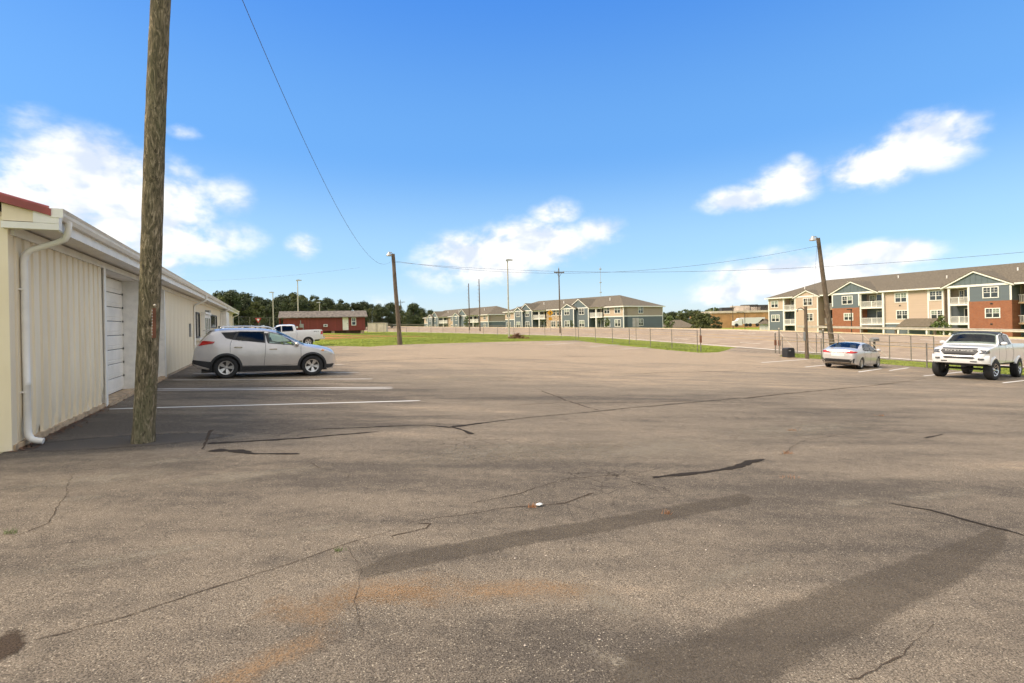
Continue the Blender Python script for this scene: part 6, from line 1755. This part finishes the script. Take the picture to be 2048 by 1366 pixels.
sign_post('red and white triangular yield sign behind the silver SUV', 517, 86, 636, 'yield')
b = at(754, 655, 110); b.z = gz(b.x, b.y); o = thing('storage_box', 'cream rectangular container near the fence right of the red shed', 'container', b); MB().box(-2.0, 2.0, 0, 1.5, 0, 1.9).build('body', 'beige_roof', o); MB().box(-2.05, 2.05, -.05, 1.55, 1.9, 2.0).build('lid', 'beige_roof', o); MB().box(-.03, .03, -.03, 0, .1, 1.85).build('seam', 'dark_steel', o)
# heap of cut brush
p = G(1035, 677); bp2 = MB()
for k in range(260):
    a = random.uniform(0, 6.28); r_ = abs(random.gauss(0, .62)); c_ = Vector((math.cos(a) * r_ * 1.25, math.sin(a) * r_ * .8, max(0, .75 - r_ * .55) * random.uniform(.1, 1)))
    d_ = Vector((random.gauss(0, 1), random.gauss(0, 1), random.gauss(.1, .6))).normalized() * random.uniform(.25, .65)
    bp2.bar(c_ - d_ * .5, c_ + d_ * .5, random.uniform(.012, .03))
o = bp2.build('brush_pile', 'twig'); o.location = p; tag(o, 'heap of brown cut branches on the grass beside the street light', 'brush pile', kind='stuff')
# slim black lamp post before the brick bay
b = at(1703, 655, 76); b.z = gz(b.x, b.y); h = at(1703, 619, 76).z - b.z; o = thing('street_light', 'slim black lamp post in front of the brick apartment bay', 'street light', b)
MB().tube([(0, 0, 0), (0, 0, h)], .07, 8).build('mast', 'dark_steel', o); MB().box(-.6, .1, -.1, .1, h - .05, h + .08).build('lamp_head', 'dark_steel', o)
b = at(1490, 655, 130); b.z = gz(b.x, b.y); h = at(1490, 626, 130).z - b.z; o = thing('street_light', 'dark bent lamp post left of the right apartments', 'street light', b)
MB().tube([(0, 0, 0), (0, 0, h), (-.6, 0, h + .25), (-2.0, 0, h + .2)], .07, 8).build('mast', 'dark_steel', o)

# litter, pebbles and weeds on the asphalt
def litter(u, v, name, label, cat, mk, m):
    p = G(u, v); o = mk.build(name, m, None, 40); o.location = (p.x, p.y, p.z + .024); tag(o, label, cat)
cr = MB(); cr.sphere((0, 0, .012), .034, .022, .014, 9, 6); cr.v = [(x + random.uniform(-.006, .006), y + random.uniform(-.006, .006), max(0, z + random.uniform(-.004, .006))) for x, y, z in cr.v]
litter(1079, 1016, 'paper_scrap', 'crumpled white paper scrap in the middle of the lot', 'litter', cr, 'paper_white')
def tuft(n, h, sp):
    m = MB()
    for k in range(n):
        a = random.uniform(0, 6.28); x, y = random.gauss(0, sp), random.gauss(0, sp * .5); l = random.uniform(.5, 1) * h; dx, dy = math.cos(a) * l * .7, math.sin(a) * l * .7; w = .003
        m.add([(x - w, y, 0), (x + w, y, 0), (x + dx, y + dy, l)], [(0, 1, 2)])
    return m
for u, v, n, h, sp, mt, lab in ((1064, 1020, 26, .05, .02, 'dry_grass', 'tuft of red dry grass beside the white paper scrap'), (676, 1108, 22, .04, .02, 'leaf_young', 'small green weed in the long crack'), (1335, 1033, 16, .05, .02, 'dry_grass', 'dry weed beside the dark tyre band'), (1573, 911, 30, .07, .05, 'dry_grass', 'dry weed at the end of the wavy tar seam'),
                                (1583, 864, 24, .06, .05, 'dry_grass', 'straw coloured weed at the far crack'), (20, 1072, 40, .05, .03, 'leaf_young', 'green weed in the crack at the left edge'), (1760, 834, 20, .06, .05, 'dry_grass', 'small dry weed in front of the sedan and pickup'), (1580, 960, 14, .04, .06, 'dry_grass', 'scattered dry stalks right of the wavy seam')):
    litter(u, v, 'weed', lab, 'weed', tuft(n, h, sp), mt)
for i, (u, v) in enumerate(((1508, 1178), (1440, 1057), (1030, 1123), (1176, 1108), (1092, 1118), (1310, 1140), (1412, 1106), (1200, 1288), (985, 778), (1050, 1300))):
    pb = MB(); pb.sphere((0, 0, .004), random.uniform(.005, .010), random.uniform(.004, .008), .004, 8, 5); p = G(u, v); o = pb.build('pebble', 'beige_roof', None, 60); o.location = (p.x, p.y, p.z + .022); tag(o, 'small white pebble lying on the open asphalt', 'pebble', 'pebbles on the asphalt')

# ------------------------------------------------------------------ trees
def crown_mesh(name, hgt, rad, nleaf, leaf, m, kind='round'):
    """leaf faces spread over clumps along the limbs, with gaps between clumps"""
    pts = []; cl = []
    for k in range(30):
        f = random.uniform(.10, 1.0) ** .9; a = random.uniform(0, 6.28)
        env = math.sin(math.pi * min(1, (f + .15) / 1.2)) ** .6 if kind == 'round' else (1.15 - f) * 1.1 if kind == 'cone' else (.45 + .55 * math.sin(math.pi * min(1, (f + .05) / 1.08)))
        r_ = rad * env * random.uniform(.25, .85); cl.append((Vector((math.cos(a) * r_, math.sin(a) * r_, f * hgt)), rad * random.uniform(.24, .42)))
    vs, fs = [], []
    for k in range(nleaf):
        c_, r_ = random.choice(cl); d_ = Vector((random.gauss(0, 1), random.gauss(0, 1), random.gauss(0, 1))).normalized() * r_ * random.random() ** .35
        p = c_ + Vector((d_.x, d_.y, d_.z * .8)); a = Vector((random.gauss(0, 1), random.gauss(0, 1), random.gauss(0, .7))).normalized(); b = a.cross(Vector((random.gauss(0, 1), random.gauss(0, 1), random.gauss(0, 1)))).normalized(); s_ = leaf * random.uniform(.6, 1.3)
        o = len(vs); vs += [p - a * s_, p + b * s_ * .55, p + a * s_, p - b * s_ * .55]; fs.append((o, o + 1, o + 2, o + 3))
    me = bpy.data.meshes.new(name); me.from_pydata([tuple(v) for v in vs], [], fs); me.materials.append(M[m]); return me, cl
def trunk_mesh(hgt, r, cl):
    m = MB(); m.tube([(0, 0, -.6), (.05 * hgt * .1, 0, hgt * .4), (0, .04, hgt * .85)], [r, r * .7, r * .2], 7)
    for c_, rr_ in cl[:8]:
        z = c_.z * .72; m.tube([(0, 0, z), (c_.x * .5, c_.y * .5, (z + c_.z) / 2 + .1), tuple(c_)], [r * .4, r * .28, r * .1], 5)
    return m.mesh('trunk', 'bark', 50)
VAR = []
for k, (h, rd, m, kind) in enumerate(((13, 4.4, 'leaf_a', 'round'), (14, 3.6, 'leaf_c', 'pine'), (11, 4.6, 'leaf_b', 'round'), (15, 3.8, 'leaf_a', 'pine'), (10, 4.2, 'leaf_c', 'round'))):
    cm, cl = crown_mesh('crown', h, rd, 4200, .30, m, kind); VAR.append((h, cm, trunk_mesh(h, .26, cl)))
YV = []
for k in range(2):
    cm, cl = crown_mesh('crown', 3.2, 1.0, 900, .12, 'leaf_young', 'round'); YV.append((3.2, cm, trunk_mesh(3.2, .05, cl)))
def tree(var, loc, sc, label, group, sx_=1.0, name='tree'):
    h, cm, tm = var; o = thing(name, label, 'tree' if name == 'tree' else 'shrub', loc, random.uniform(0, 6.28), group); o.scale = (sc * sx_, sc * sx_, sc)
    link('trunk', tm, o); link('crown', cm, o); return o
def tree_px(u, vt, Y, label, group, k=None, sx_=1.0, drop=0.0):
    p = at(u, 655, Y); p.z = gz(p.x, p.y) - drop; v = VAR[k if k is not None else random.randrange(len(VAR))]; h = at(u, vt, Y).z - p.z
    return tree(v, p, h / v[0] / 1.02, label, group, sx_)
GRP = 'trees of the wood on the left'
top = pchip([430, 445, 462, 480, 495, 520, 545, 570, 600, 625, 645, 680, 700, 740, 760, 790, 810, 830, 850, 866], [590, 588, 580, 592, 590, 598, 602, 588, 592, 596, 601, 606, 608, 612, 612, 614, 626, 612, 618, 626])
u = 428
while u < 872:
    for row, (Y, dv) in enumerate(((118, 8), (132, 0), (150, -2))):
        uu = u + random.uniform(-6, 6) + row * 6; kk = random.randrange(len(VAR))
        side = [w for lim, w in ((480, 'above the warehouse eave'), (535, 'behind the yield sign'), (575, 'at the left shed gable'), (620, 'behind the tall street light'), (690, 'above the shed roof'), (735, 'behind the shed door'), (790, 'left of the lawn lamp pole'), (830, 'right of the lawn lamp pole'), (9999, 'by the farthest apartments')) if uu < lim][0]
        look = ('broad mid green tree', 'slim dark pine', 'broad yellowish green tree', 'tall mid green pine', 'broad dark tree')[kk] + (' in front', '', ' farther back')[row]
        tree_px(uu, top(uu) + dv + random.uniform(-4, 9), Y + random.uniform(-5, 5) + (uu - 430) * .09 + max(0, uu - 790) * 2.4, look + ' of the wood ' + side if row == 0 else look + ' in the wood ' + side, GRP + ' ' + side, kk, random.uniform(.8, 1.1))
    u += 17
GR2 = 'trees between the apartment blocks'
for od, (u, vt, Y, k) in zip(('leftmost', 'second', 'third', 'fourth', 'fifth', 'sixth', 'seventh', 'rightmost'), ((1326, 632, 190, 0), (1333, 640, 175, 2), (1345, 626, 200, 4), (1354, 640, 178, 4), (1364, 628, 195, 2), (1378, 624, 190, 0), (1398, 622, 180, 2), (1412, 626, 175, 0))):
    tree_px(u, vt, Y, od + (' of the' if od in ('leftmost', 'rightmost') else ' from the left of the') + ' eight broad trees behind the grey garage roof', GR2, k, 1.15, 1.0)
tree_px(1433, 633, 128, 'dark conical evergreen left of the tan industrial hall', None, 1, 1.1, 1.0)
tree_px(1408, 628, 135, 'large round leafy tree right of the grey garage roof', None, 2, 1.3, 1.0)
for u, vt, vb, Y, lab in ((1340, 632, 662, 118, 'young bright green tree before the low garage'), (1214, 635, 656, 118, 'young leafy tree at the near corner of the middle apartments'), (1143, 641, 656, 125, 'small young tree before the twin gables'), (934, 634, 656, 150, 'young tree before the farthest apartments'),
                          (1880, 631, 664, 70, 'young spreading tree before the tan wall of the right apartments'), (1119, 648, 656, 128, 'tiny shrub like tree at the stone bay of the middle apartments')):
    p = at(u, vb, Y); p.z = gz(p.x, p.y); tp = at(u, vt, Y).z; v = YV[random.randrange(2)]; tree(v, p, (tp - p.z) / 3.3, lab, None)
# shrubs along the foot of the right apartments
for i, u in enumerate((1700, 1722, 1905, 1965, 1990, 2010, 2035, 1655)):
    p = at(u, 655, 68 if u > 1800 else 78); p.z = gz(p.x, p.y); v = YV[i % 2]; o = tree(v, p, .42, 'low rounded shrub behind the guardrail at the right apartments', 'shrubs behind the guardrail', 1.6, 'shrub')
# far wooded ridge: reads as one mass
vs, fs = [], []
NR = 9000
for k in range(NR):
    u = random.uniform(1240, 1640) if k < 7000 else random.uniform(820, 1060); r_ = random.random() ** .6
    Y = random.uniform(420, 520); tp_ = 622 - 5 * math.sin((u - 1380) / 70.0) - 3 * math.sin(u / 9.0) if u > 1100 else 632 - 2 * math.sin(u / 11.0)
    v = 660 + (tp_ - 660) * r_; p = at(u, v, Y); s_ = random.uniform(.7, 1.5); a = Vector((random.gauss(0, 1), random.gauss(0, 1), random.gauss(0, 1))).normalized() * s_; b = a.cross(Vector((random.gauss(0, 1), random.gauss(0, 1), random.gauss(0, 1)))).normalized() * s_ * .8
    o = len(vs); vs += [tuple(p - a), tuple(p + b), tuple(p + a), tuple(p - b)]; fs.append((o, o + 1, o + 2, o + 3))
me = bpy.data.meshes.new('distant_wood'); me.from_pydata(vs, [], fs); me.materials.append(M['leaf_a']); tag(link('distant_wood', me), 'far off wooded ridge on the skyline behind the industrial hall', 'wood', kind='stuff')
